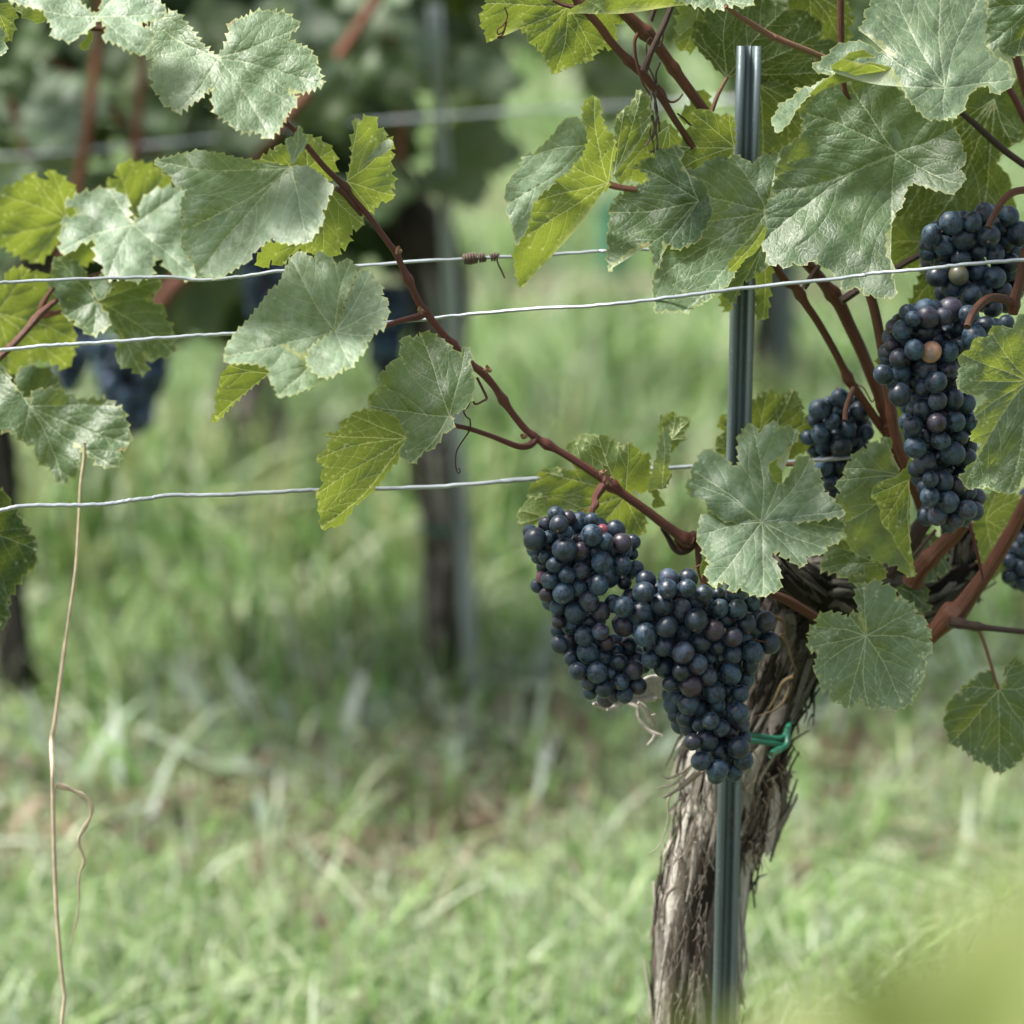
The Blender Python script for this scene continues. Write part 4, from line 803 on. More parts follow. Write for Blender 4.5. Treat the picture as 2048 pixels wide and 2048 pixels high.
leaf(vine, [D(o='D 1430,860 1540,680 1600,620 1680,610 1730,650 1860,600 1900,540 2060,480 2060,900 1880,1010 1800,1050 1740,1150 1830,1250 1860,1400 1900,1550 2000,1750 1500,1750 1200,1664 1060,1590 1025,1510 1060,1420 1100,1290 1380,1100', j='D 1720,700', t='D 1500,1000 1650,1450 1850,1020 1450,900 1250,1640 1060,1540', s='u', d=.035, g=(0, .25), th=(1, 18))], dark=.62, yel=.0, label='broad green leaf seen from below behind the top right bunch')
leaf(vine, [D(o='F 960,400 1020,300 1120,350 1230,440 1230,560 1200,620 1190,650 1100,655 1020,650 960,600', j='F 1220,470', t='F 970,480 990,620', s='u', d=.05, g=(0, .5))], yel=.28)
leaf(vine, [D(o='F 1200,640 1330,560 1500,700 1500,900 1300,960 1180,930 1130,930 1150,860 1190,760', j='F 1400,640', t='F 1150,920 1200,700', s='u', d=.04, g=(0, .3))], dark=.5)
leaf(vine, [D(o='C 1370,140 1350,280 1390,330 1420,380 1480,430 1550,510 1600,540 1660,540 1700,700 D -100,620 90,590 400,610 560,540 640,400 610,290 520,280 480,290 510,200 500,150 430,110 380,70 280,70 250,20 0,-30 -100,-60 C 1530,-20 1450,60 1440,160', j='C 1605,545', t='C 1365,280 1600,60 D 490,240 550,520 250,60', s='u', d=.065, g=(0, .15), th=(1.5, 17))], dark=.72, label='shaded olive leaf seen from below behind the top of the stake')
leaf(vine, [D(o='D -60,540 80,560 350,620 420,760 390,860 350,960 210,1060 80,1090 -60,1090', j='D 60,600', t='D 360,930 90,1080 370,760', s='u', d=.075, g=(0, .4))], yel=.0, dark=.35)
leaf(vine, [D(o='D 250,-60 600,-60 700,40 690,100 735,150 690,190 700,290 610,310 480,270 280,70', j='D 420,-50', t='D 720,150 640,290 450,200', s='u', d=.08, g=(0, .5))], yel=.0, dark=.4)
leaf(vine, [D(o='C 1280,40 1400,60 1440,160 1370,220 1390,330 1370,350 1320,360 1250,340 1260,260 1250,160', s='u', d=.08, g=(0, .4), j='C 1400,60', t='C 1300,350')], yel=.05)
leaf(vine, [D(o='C 1380,640 1460,650 1490,760 1430,820 1360,800 1300,880 1280,800 1340,740', s='u', d=.05, g=(0, .5))], yel=.05, dark=.1)
leaf(vine, [D(o='C 470,110 500,60 570,30 700,-20 1250,-40 1400,0 1420,45 1280,12 1100,15 900,40 740,85 660,95 600,45 540,60', j='C 1400,20', t='C 480,100', s='u', d=-.05, g=(0, .6), th=(1, 14)), D(o='C 1280,8 1400,45 1530,64 1650,32 1740,45 1790,0 1850,-60 1200,-60 1200,-10', j='C 1500,-40', t='C 1530,60 1750,30', d=-.055, g=(0, -1))], dust_sheen=.6, yel=.05)
# right of the head
leaf(vine, [D(o='G 1005,110 985,180 1000,280 1055,345 1040,365 920,400 870,440 870,520 900,540 930,600 940,700 1000,770 1040,860 1120,980 1165,1070 1090,1050 1040,990 960,970 900,960 850,920 760,920 700,850 660,720 630,640 590,540 640,480 610,400 690,370 660,310 720,250 740,200 830,170 840,125 920,130 935,80', j='G 1100,370', t='G 960,90 670,310 600,400 640,700 1150,1060', d=-.045, g=(.2, -.5), th=(2.4, 15), c=[('G 600,420 1100,380', .5)]),
    D(o='G 850,510 870,440 920,400 1040,365 1100,300 1130,230 1150,260 1140,340 1110,400 1130,500 1120,600 1130,850 1150,980 1165,1070 1120,980 1040,860 1000,770 930,700 920,600 890,530', j='G 1125,385', t='G 860,500 930,690 1130,900', s='u', d=-.058, g=(.1, .35), th=(.8, 18), w=.003)], dust_sheen=.38, yel=.0, label='speckled leaf folded to show a yellow-green underside, left of the long bunch')
leaf(vine, [D(o='G 490,1010 520,950 550,850 640,800 700,850 760,920 850,920 940,1000 960,1060 900,1060 800,1060 690,1080 600,1040', j='G 880,970', t='G 500,1010 560,850', d=-.02, g=(0, -.3)), D(o='G 690,1075 800,1060 850,985 960,1040 940,1090 860,1100 830,1130 760,1125', s='u', d=-.03, g=(0, .5), grid=4.5)], dust_sheen=.22, dark=.15)
leaf(vine, [D(o='G 755,1150 760,1110 800,1140 830,1120 910,1095 930,1130 1000,1140 1030,1190 1020,1235 1090,1225 1110,1260 1165,1280 1160,1330 1240,1370 1240,1420 1280,1470 1255,1500 1285,1560 1260,1620 1210,1630 1240,1710 1205,1740 1220,1790 1180,1830 1185,1880 1150,1910 L 870,960 810,1010 740,1045 670,1060 630,1030 590,1060 500,1000 450,1065 380,980 340,930 300,1010 230,1055 170,1010 130,970 75,975 50,900 50,855 M 1170,860 1160,810 1170,720 1110,715 1095,680 1130,560 1160,510 1110,490 1060,490 1050,400 1070,350 1055,300 1100,240 1140,220 1130,170 1200,125 1300,130 1330,110 1360,150 1430,170 1450,130 1500,125 1540,160 1560,230 1595,320 1590,250 1560,150 1520,50 G 745,1190',
    j='M 1608,345', t='M 1070,460 1110,260 1440,140 1110,690 1430,1040 L 740,980 430,1050 G 1260,1540 1160,1300 800,1150', d=-.065, g=(0, -.4), th=(2.6, 14), k=1, w=.003)], dust_sheen=.42, dark=.0, label='whole dusty leaf with pale veins hanging below the woody arm')
leaf(vine, [D(o='L 1690,850 1640,840 1650,760 1610,680 1560,700 1480,715 1460,770 1400,790 1380,820 1320,840 1330,890 1240,930 1240,960 1190,1000 1180,1100 1145,1190 1180,1260 1200,1330 1225,1395 1330,1405 1370,1460 1430,1500 1480,1560 1540,1560 1600,1600 1690,1670 1700,1712 1712,1680 1760,1620 1810,1630 1860,1570 1932,1520 2050,1400 2120,1000 2080,650 1980,590 1890,590 1870,545 1800,590 1745,650 1760,760 1760,820 1725,850',
    j='L 1690,860', t='L 1225,1390 1700,1705 1330,850 2080,1350 1875,560 2110,800', d=-.03, g=(0, -.12), th=(2.2, 14), vr=1.5, c=[('L 1150,1300 1800,1560', -.7)], w=.003)], dust_sheen=.10, dark=.15, label='clean dark green leaf hanging on its own petiole at the lower right')
leaf(vine, [D(o='Q 2300,150 1950,180 1870,180 1830,270 1790,365 1720,350 1620,330 1500,370 1480,480 1300,490 1260,540 1265,640 1130,680 1075,740 1090,810 1115,860 1070,910 1100,960 1060,1080 1110,1160 1250,1220 1330,1235 1400,1210 1470,1270 1400,1340 1320,1400 1285,1460 1340,1560 1310,1640 1250,1740 1270,1830 1370,1830 R 1385,240 1370,280 1340,400 1300,460 1160,570 1180,610 1080,670 1130,720 1160,790 1210,830 1300,810 1460,800 1520,840 1660,870 1730,900 1790,880 1880,780 1900,700 1960,560 2300,300',
    j='Q 2000,1030', t='Q 1250,1030 1140,700 1520,430 R 1180,800 1740,860 Q 2250,300 1290,1500', d=-.145, g=(0, -.35), th=(1.4, 20), vr=2.2, c=[('R 2000,200 1200,800', -.3)])], dust_sheen=.22, yel=.10, label='large green leaf cut by the right edge of the picture, with a yellow and red spot on its lobe')
leaf(vine, [D(o='R 1270,1310 1290,1250 1430,1100 1410,1020 1500,880 1620,780 1700,880 1860,900 1940,960 1800,1250 1600,1500 1520,1650 1700,1800 1500,2000 1350,1700 1340,1500', j='R 1440,1215', t='R 1620,800 1880,940 1700,1350 1560,1700', s='u', d=.02, g=(0, .4))], yel=.1)
leaf(vine, [D(o='G 1260,770 1390,800 1380,950 1400,1040 1310,1060 1300,1110 1210,1080 1140,1000 1170,850', j='G 1260,800', t='G 1290,1100 1390,1030', d=.03, g=(0, -.3))], dust_sheen=.1, dark=.4)
leaf(vine, [D(o='G 1040,1140 1220,1125 1260,1200 1230,1250 1280,1310 1180,1290 1230,1380 1100,1330 1050,1190', j='G 1070,1150', t='G 1270,1305', d=.02, g=(0, -.3))], dust_sheen=.05, dark=.55)
leaf(vine, [D(o='G 1020,80 1100,60 1120,260 1060,300', s='u', d=.04, g=(0, .3)), D(o='G 900,-480 970,-440 1010,-300 1120,-120 1100,80 1040,90 990,-100', s='u', d=.05, g=(0, .3))], dark=.35)
# ---------------------------------------------------------------- leaves of the left neighbour
leaf(vineL, [D(o='A 0,1060 60,1020 130,1000 150,960 210,980 260,1030 275,990 265,935 320,960 370,1000 420,1050 430,1150 450,1180 350,1230 330,1290 300,1370 210,1450 150,1430 70,1390 0,1340 -60,1200', j='A 370,1215', t='A 20,1300 20,1080 180,975 290,950 200,1440', s='u', d=.30, g=(0, .5))], yel=.10, label='yellow-green leaf at the left edge, level with the highest wire')
leaf(vineL, [D(o='A 585,1010 620,990 680,1000 640,930 680,900 750,895 800,905 850,920 900,950 950,1010 900,1050 800,1200 720,1240 700,1100 640,1040', j='A 740,1200', t='A 650,920 900,960 600,1010', s='u', d=.30, g=(0, .5)), D(o='A 380,1390 510,1310 530,1420 460,1470 400,1430', s='u', d=.30, g=(0, .5))], yel=.15)
leaf(vineL, [D(o='A 355,1125 440,1070 500,1060 580,1040 650,1060 710,1100 710,1200 740,1240 770,1200 775,1120 820,1070 900,1040 1010,1030 1035,1060 1010,1110 1000,1200 1010,1330 1040,1420 1075,1480 1080,1530 1000,1530 940,1500 900,1430 850,1410 840,1480 840,1520 740,1555 680,1530 590,1540 570,1470 525,1400 520,1310 450,1340 390,1390 335,1400 330,1290 370,1240 340,1210 440,1190 440,1150 400,1140',
    j='A 738,1242', t='A 340,1385 600,1530 1070,1520 1010,1040 600,1050', d=.22, g=(.05, -1.0), k=2.5, c=[('A 340,1300 1040,1300', -.35)])], dust_sheen=1.0, label='whitish butterfly-shaped leaf, slightly out of focus, left of the folded leaf')
leaf(vineL, [D(o='I 30,220 60,130 160,110 190,150 260,140 340,200 400,240 430,380 470,500 490,580 470,690 430,760 260,700 180,720 80,800 -20,800 -60,500 -40,240', j='I -20,410', t='I 180,130 480,580 420,740 60,780', s='u', d=.26, g=(0, .45))], yel=.0, dark=.15)
leaf(vineL, [D(o='I 375,40 450,55 520,100 560,170 600,310 620,330 700,430 695,500 640,520 590,550 530,510 480,450 430,440 400,380 380,320 350,250 305,215 320,160 370,120 330,95', j='I 622,332', t='I 380,60 430,430 600,540', d=.20, g=(0, -.5), c=[('I 380,330 700,380', -.8)]),
    D(o='I 620,330 740,260 740,205 860,200 960,150 1040,190 1020,260 930,310 1060,370 1060,450 1110,510 1115,600 1120,670 1030,690 950,720 935,650 940,790 900,800 850,760 760,730 755,640 770,560 710,440', j='I 622,332', t='I 1110,660 910,790 1030,200', d=.22, g=(0, -.2)),
    D(o='I 580,200 680,140 690,200 745,215 660,320 620,320', d=.19, g=(0, -1), th=(1, 12))], dust_sheen=.22, dark=.15, label='dark green leaf of two spreading lobes crossing the middle wire at left')
leaf(vineL, [D(o='I -30,720 0,730 40,790 100,900 200,990 200,960 230,900 350,900 500,960 690,965 740,1010 790,1030 830,1150 830,1250 770,1290 770,1360 740,1400 650,1390 560,1310 480,1240 510,1320 500,1430 400,1510 350,1450 320,1400 240,1350 220,1260 160,1240 110,1190 0,1150 -60,1100 -60,800', j='I 190,1005', t='I -20,760 735,1000 820,1240 740,1390 400,1500 140,1220', d=.16, g=(0, -.7), c=[('I 190,1005 600,1330', .5), ('I -20,1000 830,1200', .2)])], dust_sheen=.22, dark=.08, label='grey-green drooping leaf under the middle wire at the left edge')
leaf(vineL, [D(o='I 100,810 170,750 250,755 340,790 385,850 370,890 260,890 200,930 170,970 120,900', j='I 170,950', t='I 370,860', d=.24, g=(0, -.2))], dark=.4, dust_sheen=.1)
leaf(vineL, [D(o='X -50,980 10,985 35,1030 75,1085 70,1130 45,1150 20,1190 15,1240 -5,1260 -60,1200', j='X -40,1060', t='X 70,1100 0,1250', d=.16, g=(0, .2))], dark=.85, dust_sheen=.0, label='dark green leaf tip at the left edge below the lowest wire')
leaf(vineL, [D(o='A -60,60 0,20 75,40 75,120 75,180 40,230 20,240 -40,200', s='u', d=.1, g=(0, .3), j='A -20,40', t='A 50,220'), D(o='A 85,30 160,40 240,60 250,120 180,115 110,70', s='u', d=.1, g=(0, .3))], yel=.25, dark=.15)
leaf(vineL, [D(o='A -60,130 10,150 20,220 35,290 -10,300 -60,300', d=.08, g=(0, -.6))], dust_sheen=.5)
for t_, r_, d_, m_ in [('I -60,740 40,650 130,560 200,480 255,415 330,350 400,295 500,230 570,180 660,150 800,110 1010,50', [8, 7.5, 7, 7, 8, 6, 6, 5, 5, 5, 5, 5], [.17, .23], M_CANE), ('I 255,415 290,420 360,405 440,395', [8, 6, 5, 5], [.20], M_PETIOLE), ('I 255,410 290,320 345,240', [6, 5, 4], [.20], M_CANE),
                       ('A 495,165 505,140 520,120', [5, 5, 4], [-.02], M_CANE), ('A 500,150 550,158 590,165', [5, 5, 5], [-.02], M_CANE)]:
    cane(t_, r_, d_, m_, vineL, nodes=[(.3, 2)])

# ---------------------------------------------------------------- stake, wires, tie
def stake(name, p0, p1, w, parent=None, m=M_STEEL, extra=0):
    """open steel profile: two rounded flanges and a deep groove towards the camera"""
    prof = [(-.50, .30), (-.52, .05), (-.47, -.12), (-.36, -.17), (-.24, -.14), (-.17, .0), (-.13, .22), (-.04, .30), (.06, .30), (.14, .22), (.17, .02), (.24, -.13), (.36, -.17), (.47, -.12), (.52, .05), (.50, .30)]
    th = .05; ax = (p1-p0).normalized(); sx = Vector((1, .1, 0)); sx = (sx-ax*sx.dot(ax)).normalized(); sy = ax.cross(sx)
    if sy.y < 0: sy = -sy
    outer = prof; inner = [(x*(1-th*1.6), y+th*1.4) for x, y in reversed(prof)]; ring = outer+inner; n = len(ring); mb = MB(); vs = []; K = 14
    for i in range(K+1):
        c = p0.lerp(p1, i/K)
        for x, y in ring: vs.append(c+sx*(x*w)+sy*(y*w))
    fs = []
    for i in range(K):
        for k in range(n): a = i*n+k; b = i*n+(k+1) % n; fs.append((a, b, b+n, a+n))
    for i in (0, K):
        for k in range(len(prof)-1): q = (i*n+k, i*n+k+1, i*n+n-2-k, i*n+n-1-k); fs.append(q if i else q[::-1])
    mb.add(vs, fs); o = mb.build(name, m, parent)
    return o
s0 = P(1499, 92, .034); s1 = P(1451, 1950, .010); s2 = s1+(s1-s0)*.28; s2.z = min(s2.z, -.02)
o = stake('metal_stake', s0, s1+(s1-s0)*((s1.z+.05)/(s0.z-s1.z)), .0165); tag(o, 'grooved galvanised metal stake standing in front of the old trunk', 'vine stake', 'metal vineyard stakes')

def wire(txt, r, d, label, row=0, name='trellis_wire', group='trellis wires'):
    pp = pts(txt); dd = lerp_list(d, len(pp)); w = catmull([P(x, y, e, row) for (x, y), e in zip(pp, dd)], 8)
    rr_ = random.Random(len(label)); w = [p+Vector((0, 0, rr_.uniform(-.0003, .0003))) for p in w]
    a = w[0]+(w[0]-w[3])*3; b = w[-1]+(w[-1]-w[-4])*3
    mb = MB(); tube(mb, [a]+w+[b], [r*mpp(row)]*(len(w)+2), 8); o = mb.build(name, M_WIRE); return tag(o, label, 'wire', group)
wire('I -60,665 0,646 200,625 400,610 600,600 900,577 1200,555 1520,537 1932,512 B 640,1768 800,1750 1200,1712 O 0,1585 500,1530 1100,1455 1932,1368 P 0,1265 600,1215 1200,1150 1932,1090 2200,1060', 3.7, [.0, .0, .0, .0, .0, .0, .0, .0, .0, .0, -.01, -.035, -.065, -.075, -.08, -.09, -.10, -.115, -.12, -.12, -.125], 'taut bright middle wire crossing in front of the right-hand leaves and dark bunch')
wire('I -60,1700 0,1680 100,1655 200,1645 400,1645 600,1640 730,1632 850,1610 960,1600 1080,1580 1350,1580 1650,1567 1932,1550 J 300,1385 640,1375 1000,1365 1400,1335 1700,1310 E 0,200 260,185 600,165 960,125 1050,118 1220,110 K 600,730 1040,700 1400,680 1770,650 G 1110,205 1500,170 2000,130', 4.3, [.02, .035], 'lowest slack kinked wire, level with the tops of the two hanging bunches')
wire('I -60,215 0,210 A 300,1545 880,1530 1100,1545 1300,1530 1560,1495 B 290,1470 700,1440 1180,1415 1700,1385 O 0,1170 370,1155 700,1140 F 400,500 970,480 1220,482 1900,470', 3.4, [.06, .06, .05, .05], 'highest thin wire with a dried tendril coiled round it, passing behind the crinkled leaf')
mb = MB(); cc = P(*cv('B', 900, 1430), .05); c2 = P(*cv('B', 1100, 1415), .05); axd = (c2-cc)
for (a0, a1, r0, turns, tr_) in ((0.0, .38, .0042, 5, .0011), (.42, .62, .0034, 3, .0007), (.74, .98, .0030, 3.5, .0006)):
    p = []
    for i in range(60):
        t = i/59; th = t*turns*6.283; c = cc+axd*(a0+(a1-a0)*t); p.append(c+Vector((.1, math.cos(th), math.sin(th)))*(r0*(.6+.4*math.sin(t*3.1))*.55+.0012))
    tube(mb, p, [tr_]*60, 6)
p = catmull([P(x, y, .045) for x, y in pts('B 1085,1430 1095,1460 1110,1490 1130,1535')], 5); tube(mb, p, [.0007]*len(p), 6)
o = mb.build('dried_tendril', M_DRY); tag(o, 'dry brown tendril coiled tightly round the highest wire', 'tendril')

mb = MB()   # green tube tie
def tie(txt, d, r=.0020, flat=1): p = catmull([P(x, y, e) for (x, y), e in zip(pts(txt), lerp_list(d, len(pts(txt))))], 7); tube(mb, p, [r]*len(p), 12, flat=flat)
tie('M 250,1280 460,1300 600,1322 720,1335 800,1330 830,1290 850,1230 880,1150 895,1100', [-.01, .015, .02, .02, .02, .03, .05, .075]); tie('M 250,1350 460,1355 600,1375 700,1385 780,1400 830,1400', [-.01, .01, .015, .02]); tie('M 850,1230 845,1330 835,1400 780,1440 760,1455', [.02, .012, .006])
tie('M 775,1440 720,1468 682,1496', [.004, -.012], .0024); o = mb.build('plastic_tie', M_GREENPLASTIC)
p0 = P(*cv('M', 690, 1490), -.0115); p1 = P(*cv('M', 682, 1497), -.0125)
mb = MB(); tube(mb, [p0, p1], [.0014, .0014], 12); bore_plug = mb.build('dark_bore_plug', M_DRY, o); tag(o, 'bright green hollow plastic tie holding trunk to stake', 'plant tie')  # solid dark plug stands for the shaded hollow of the tube

# ================================================================ GRAPES
def sphere_mesh():
    nu, nv = 28, 18; vs = [(0, 0, 1)]; fs = []
    for j in range(1, nv):
        th = math.pi*j/nv
        for i in range(nu): ph = 2*math.pi*i/nu; vs.append((math.sin(th)*math.cos(ph), math.sin(th)*math.sin(ph), math.cos(th)))
    vs.append((0, 0, -1)); last = len(vs)-1
    for i in range(nu): fs.append((0, 1+i, 1+(i+1) % nu)); fs.append((last, 1+(nv-2)*nu+(i+1) % nu, 1+(nv-2)*nu+i))
    for j in range(nv-2):
        for i in range(nu): a = 1+j*nu+i; b = 1+j*nu+(i+1) % nu; fs.append((a, a+nu, b+nu, b))
    me = bpy.data.meshes.new('grape'); me.from_pydata(vs, [], fs); me.polygons.foreach_set('use_smooth', np.ones(len(fs), bool)); me.materials.append(M_GRAPE); me.update(); return me
GM = sphere_mesh()
TINT = {'': (.003, .006, .012), 'p': (.020, .007, .012), 'r': (.20, .03, .035), 't': (.42, .22, .11), 'o': (.10, .09, .04), 'd': (.004, .006, .011)}
def bunch(txt, d, label, seed, row=0, fill=18, base='', stems=(), group='ripe dark grape bunches', name='grape_bunch'):
    rr = random.Random(seed); G = []
    reg = 'X'
    for w in txt.split():
        if w.isalpha() and len(w) == 1 and w.isupper(): reg = w; continue
        t = w.split(','); x, y, r = map(float, t[:3]); ly = t[3] if len(t) > 3 else '0'
        lay = int(''.join(c for c in ly if c.isdigit()) or 0); tn = ''.join(c for c in ly if c.isalpha())
        X, Y = cv(reg, x, y); G.append([X, Y, r*REG[reg][2]/1932*1.12, lay, tn or base])
    real = len(G)
    mean_r = sum(g[2] for g in G)/real
    while len(G) < 98:
        best = None
        for _ in range(120):
            a = rr.choice(G[:real]); near = sorted(G[:real], key=lambda g: (g[0]-a[0])**2+(g[1]-a[1])**2)[2:8]; b = rr.choice(near); c_ = rr.choice(near)
            x, y = (a[0]+b[0]+c_[0])/3, (a[1]+b[1]+c_[1])/3
            gap = min(math.hypot(g[0]-x, g[1]-y)-g[2]*(1 if g[3] < 3 else 1.1) for g in G)
            if best is None or gap > best[0]: best = (gap, x, y)
        if best[0] < -mean_r*.72: break
        G.append([best[1], best[2], mean_r*rr.uniform(.9, 1.05), 2 if rr.random() < .4 else 3, rr.choice([base, base, 'd', 'p'])])
    s = mpp(row); xs = [g[0] for g in G]; ys = [g[1] for g in G]
    i0 = min(range(len(G)), key=lambda i: ys[i]); root_p = P(sum(xs)/len(xs), ys[i0]-10, d, row)
    root = empty(name, root_p, label, 'grape bunch', group)
    placed = []
    for g in sorted(G, key=lambda g: g[3]):
        nb = [h for h in G if abs(h[1]-g[1]) < 55]; x0 = min(h[0]-h[2] for h in nb); x1 = max(h[0]+h[2] for h in nb); hw = max(30, (x1-x0)/2); q = min(1, abs(g[0]-(x0+x1)/2)/hw)
        dep = d+hw*s*.75*(1-math.sqrt(max(0, 1-q*q*.95)))+g[3]*.6*g[2]*s
        R_ = g[2]*s
        for _ in range(60):
            c = P(g[0], g[1], dep, row); hit = False
            for (c2, r2) in placed:
                if (c-c2).length < (R_+r2)*.90: hit = True; break
            if not hit: break
            dep += .0012
        c = P(g[0], g[1], dep, row); R_ = R_*(1+dep/ROWS[row][0]); placed.append((c, R_))
        o = bpy.data.objects.new('grape', GM); C.objects.link(o); o.parent = root; o.location = c-root_p
        R_ *= rr.uniform(.93, 1.05); o.scale = (R_*rr.uniform(.94, 1.0), R_*rr.uniform(.94, 1.0), R_*rr.uniform(.98, 1.08))
        o.rotation_euler = (rr.uniform(-1.3, .2), rr.uniform(-.6, .6), rr.uniform(0, 6.28))
        if g[4] == '' and rr.random() < .14: g[4] = 'p'
        t = TINT[g[4]]; k = rr.uniform(.7, 1.4); o.color = (t[0]*k, t[1]*k, t[2]*k, 1)
        if g[4] == 't': o['label'] = 'pale tan unripe grape'
        if g[4] == 'r': o['label'] = 'red grape'
    inner = []; iv = []; if_ = []; gv = np.array([tuple(v.co) for v in GM.vertices]); gf = [tuple(p.vertices) for p in GM.polygons]
    for _ in range(46):
        best = None
        for _ in range(60):
            a = rr.choice(G[:real]); near = sorted(G[:real], key=lambda g: (g[0]-a[0])**2+(g[1]-a[1])**2)[2:8]; b = rr.choice(near); c_ = rr.choice(near)
            x, y = (a[0]+b[0]+c_[0])/3, (a[1]+b[1]+c_[1])/3; gap = min(math.hypot(g[0]-x, g[1]-y)-g[2] for g in G+inner)
            if best is None or gap > best[0]: best = (gap, x, y)
        if best[0] < -mean_r*.5: break
        inner.append([best[1], best[2], mean_r, 4, '']); dep = d+.024+rr.uniform(0, .008); c = P(best[1], best[2], dep, row)-root_p; k0 = len(iv)
        iv += [tuple(q) for q in gv*(mean_r*s)+np.array(c)]; if_ += [tuple(i+k0 for i in f) for f in gf]
    if iv:
        me = bpy.data.meshes.new('inner_grapes'); me.from_pydata(iv, [], if_); me.polygons.foreach_set('use_smooth', np.ones(len(if_), bool)); me.materials.append(M_GRAPE)
        o = bpy.data.objects.new('inner_grapes', me); C.objects.link(o); o.parent = root; o.color = (.005, .008, .014, 1); o['kind'] = 'stuff'
    mb = MB(); cx = sum(xs)/len(xs)
    for k in range(14):
        g = G[rr.randrange(real)]; p = catmull([P(cx, g[1]-30, d+.03, row), P((cx+g[0])/2, g[1]-14, d+.022, row), P(g[0], g[1], d+.012, row)], 3); tube(mb, p, [1.6*s]*len(p), 5)
    yy = sorted(ys); p = catmull([P(G[i0][0]*.3+cx*.7, yy[0]+4, d+.02, row), P(cx, (yy[0]+yy[-1])/2, d+.035, row), P(sum(g[0] for g in G if g[1] > yy[-8])/max(1, sum(1 for g in G if g[1] > yy[-8])), yy[-1]-20, d+.02, row)], 4)
    tube(mb, p, [3*s]*len(p), 6); mb.build('bunch_stem', M_PETIOLE, root)
    return root
bunch('E 362,415,50,1 295,480,45,1p 380,480,62 440,440,45,1p 510,465,62,1 590,450,45,2 225,575,65 195,530,50,2 310,565,45 425,535,42,1 490,535,48,1p 590,548,65 515,575,40,1p 660,515,35,2r 742,520,62,1 675,592,58 785,600,64 788,640,62,1 858,590,48,1 335,625,48,1 415,640,70 520,645,52,p 522,690,52,1p 600,672,48,1 658,725,66 785,742,62 850,670,40,2 245,690,40,2 290,690,42,1 350,740,50 875,765,52,1 430,805,52 520,775,48,1p 570,845,58,1p 702,820,66 635,870,65 320,838,50 268,820,36,1r 240,875,45,1 300,932,45,1p 405,920,62 505,890,50,1 800,850,45,2 375,1010,55,1 575,975,58,p 650,1040,58,p 485,1048,66 380,1070,45,2 375,1110,40,2p 455,1130,58 575,1105,55,1 648,1170,56,p 450,1225,50,1p 540,1200,56 385,1255,55 690,1240,50,1p 565,1305,68 470,1340,55,1 660,1330,58,1 750,1290,42,2 500,1425,55 625,1435,65 710,1440,35,2 765,1365,48,1 830,1260,55,2 880,1350,50,2p 860,1415,65 780,1495,50 570,1490,48,1p 672,1540,60 885,1520,60,p 580,1560,45,1 805,1580,50,1 730,1580,45,1 680,1605,50,1p 930,1400,35,2 545,1380,40,2',
    -.075, 'left one of the two big central bunches, with purple and reddish grapes mixed in', 31, fill=16)
bunch('E 940,840,65,1 1085,830,68,1 1210,830,62,1 925,915,68 1080,895,62 1205,890,60 730,990,60,1 795,1010,65 910,1052,76 1045,990,72 1165,1025,62,1 1310,930,60,1d 1405,930,45,2 770,1110,50,1 800,1130,68 935,1190,72 1075,1140,68 1265,1095,68 1185,1190,55,1 1415,1020,55,1 1530,1025,60 1450,1090,52,1 1585,1120,65 1620,990,50,2 1520,940,50,2 1380,1160,66,p 1500,1205,64 1710,1105,62,p 1735,1242,66 1630,1305,66 1290,1240,68 1055,1265,62,1 1180,1305,70 1500,1320,60 1400,1270,50,1d 970,1350,58 1055,1400,62 1275,1380,62 1355,1340,40,1 1425,1330,40,2 1165,1430,58,d 1340,1460,58,p 1485,1440,66 1610,1385,55,1 1580,1475,60,1 1095,1510,50,1 1230,1520,66 1380,1560,70 1470,1550,45,2 1550,1570,55,1 1145,1600,45,1 1215,1635,65 1275,1670,60,1 1395,1640,52,1 1130,1710,50,1 1190,1725,58 1355,1745,58 1440,1680,52,1 1535,1690,65 1560,1760,50,1 1280,1770,45,2 1425,1790,52,1 1490,1810,50,1p 1570,1860,50,1 H 595,270,55 687,260,68 895,308,66 650,393,60 762,335,72 925,388,64,1 755,450,66 745,490,55,1 865,470,55,1 840,380,40,2',
    -.095, 'right one of the two central bunches, long and blue-black, reaching down to the green tie', 32, fill=18)
bunch('Q 430,160,110,1 660,130,130,1 500,240,90 690,220,135 900,210,110 985,130,165,2 255,350,105,1p 365,385,120 625,410,130 1110,360,110,2 1290,470,150,1 1430,340,130,2 1700,300,110,2 780,510,100,1p 930,470,130,2 230,590,95,1 380,560,110,1 520,640,130 735,670,130,t 960,670,125,1 1120,600,110,2 170,760,95,1 320,750,120,p 120,960,125 345,955,130 665,880,130,p 970,900,120,1 560,1010,130,2 800,1060,135 1020,1090,110,1 330,1220,145 560,1290,140,1 820,1300,120 1010,1280,145 650,1420,135 1180,1330,130,2 410,1570,100,1 500,1630,115 810,1580,120,p 1060,1570,125 670,1740,110,1 860,1810,125 1100,1770,120,1 1250,1600,130,2 460,1720,90,2 R 530,290,130 650,480,140,1 900,430,110,1 1020,360,140 1200,430,120,2 560,560,110,1 730,700,110 900,720,120 1070,780,120,1 1130,640,90,2 720,920,120 960,990,140 1210,860,110,1 1330,930,110,2 1200,1090,130 820,1160,125 670,1180,110,1 1060,1220,110,1p 960,1290,110,2 1300,1110,110,2',
    -.095, 'long bloom-covered bunch at right with one pale tan grape near its top', 33, fill=26)
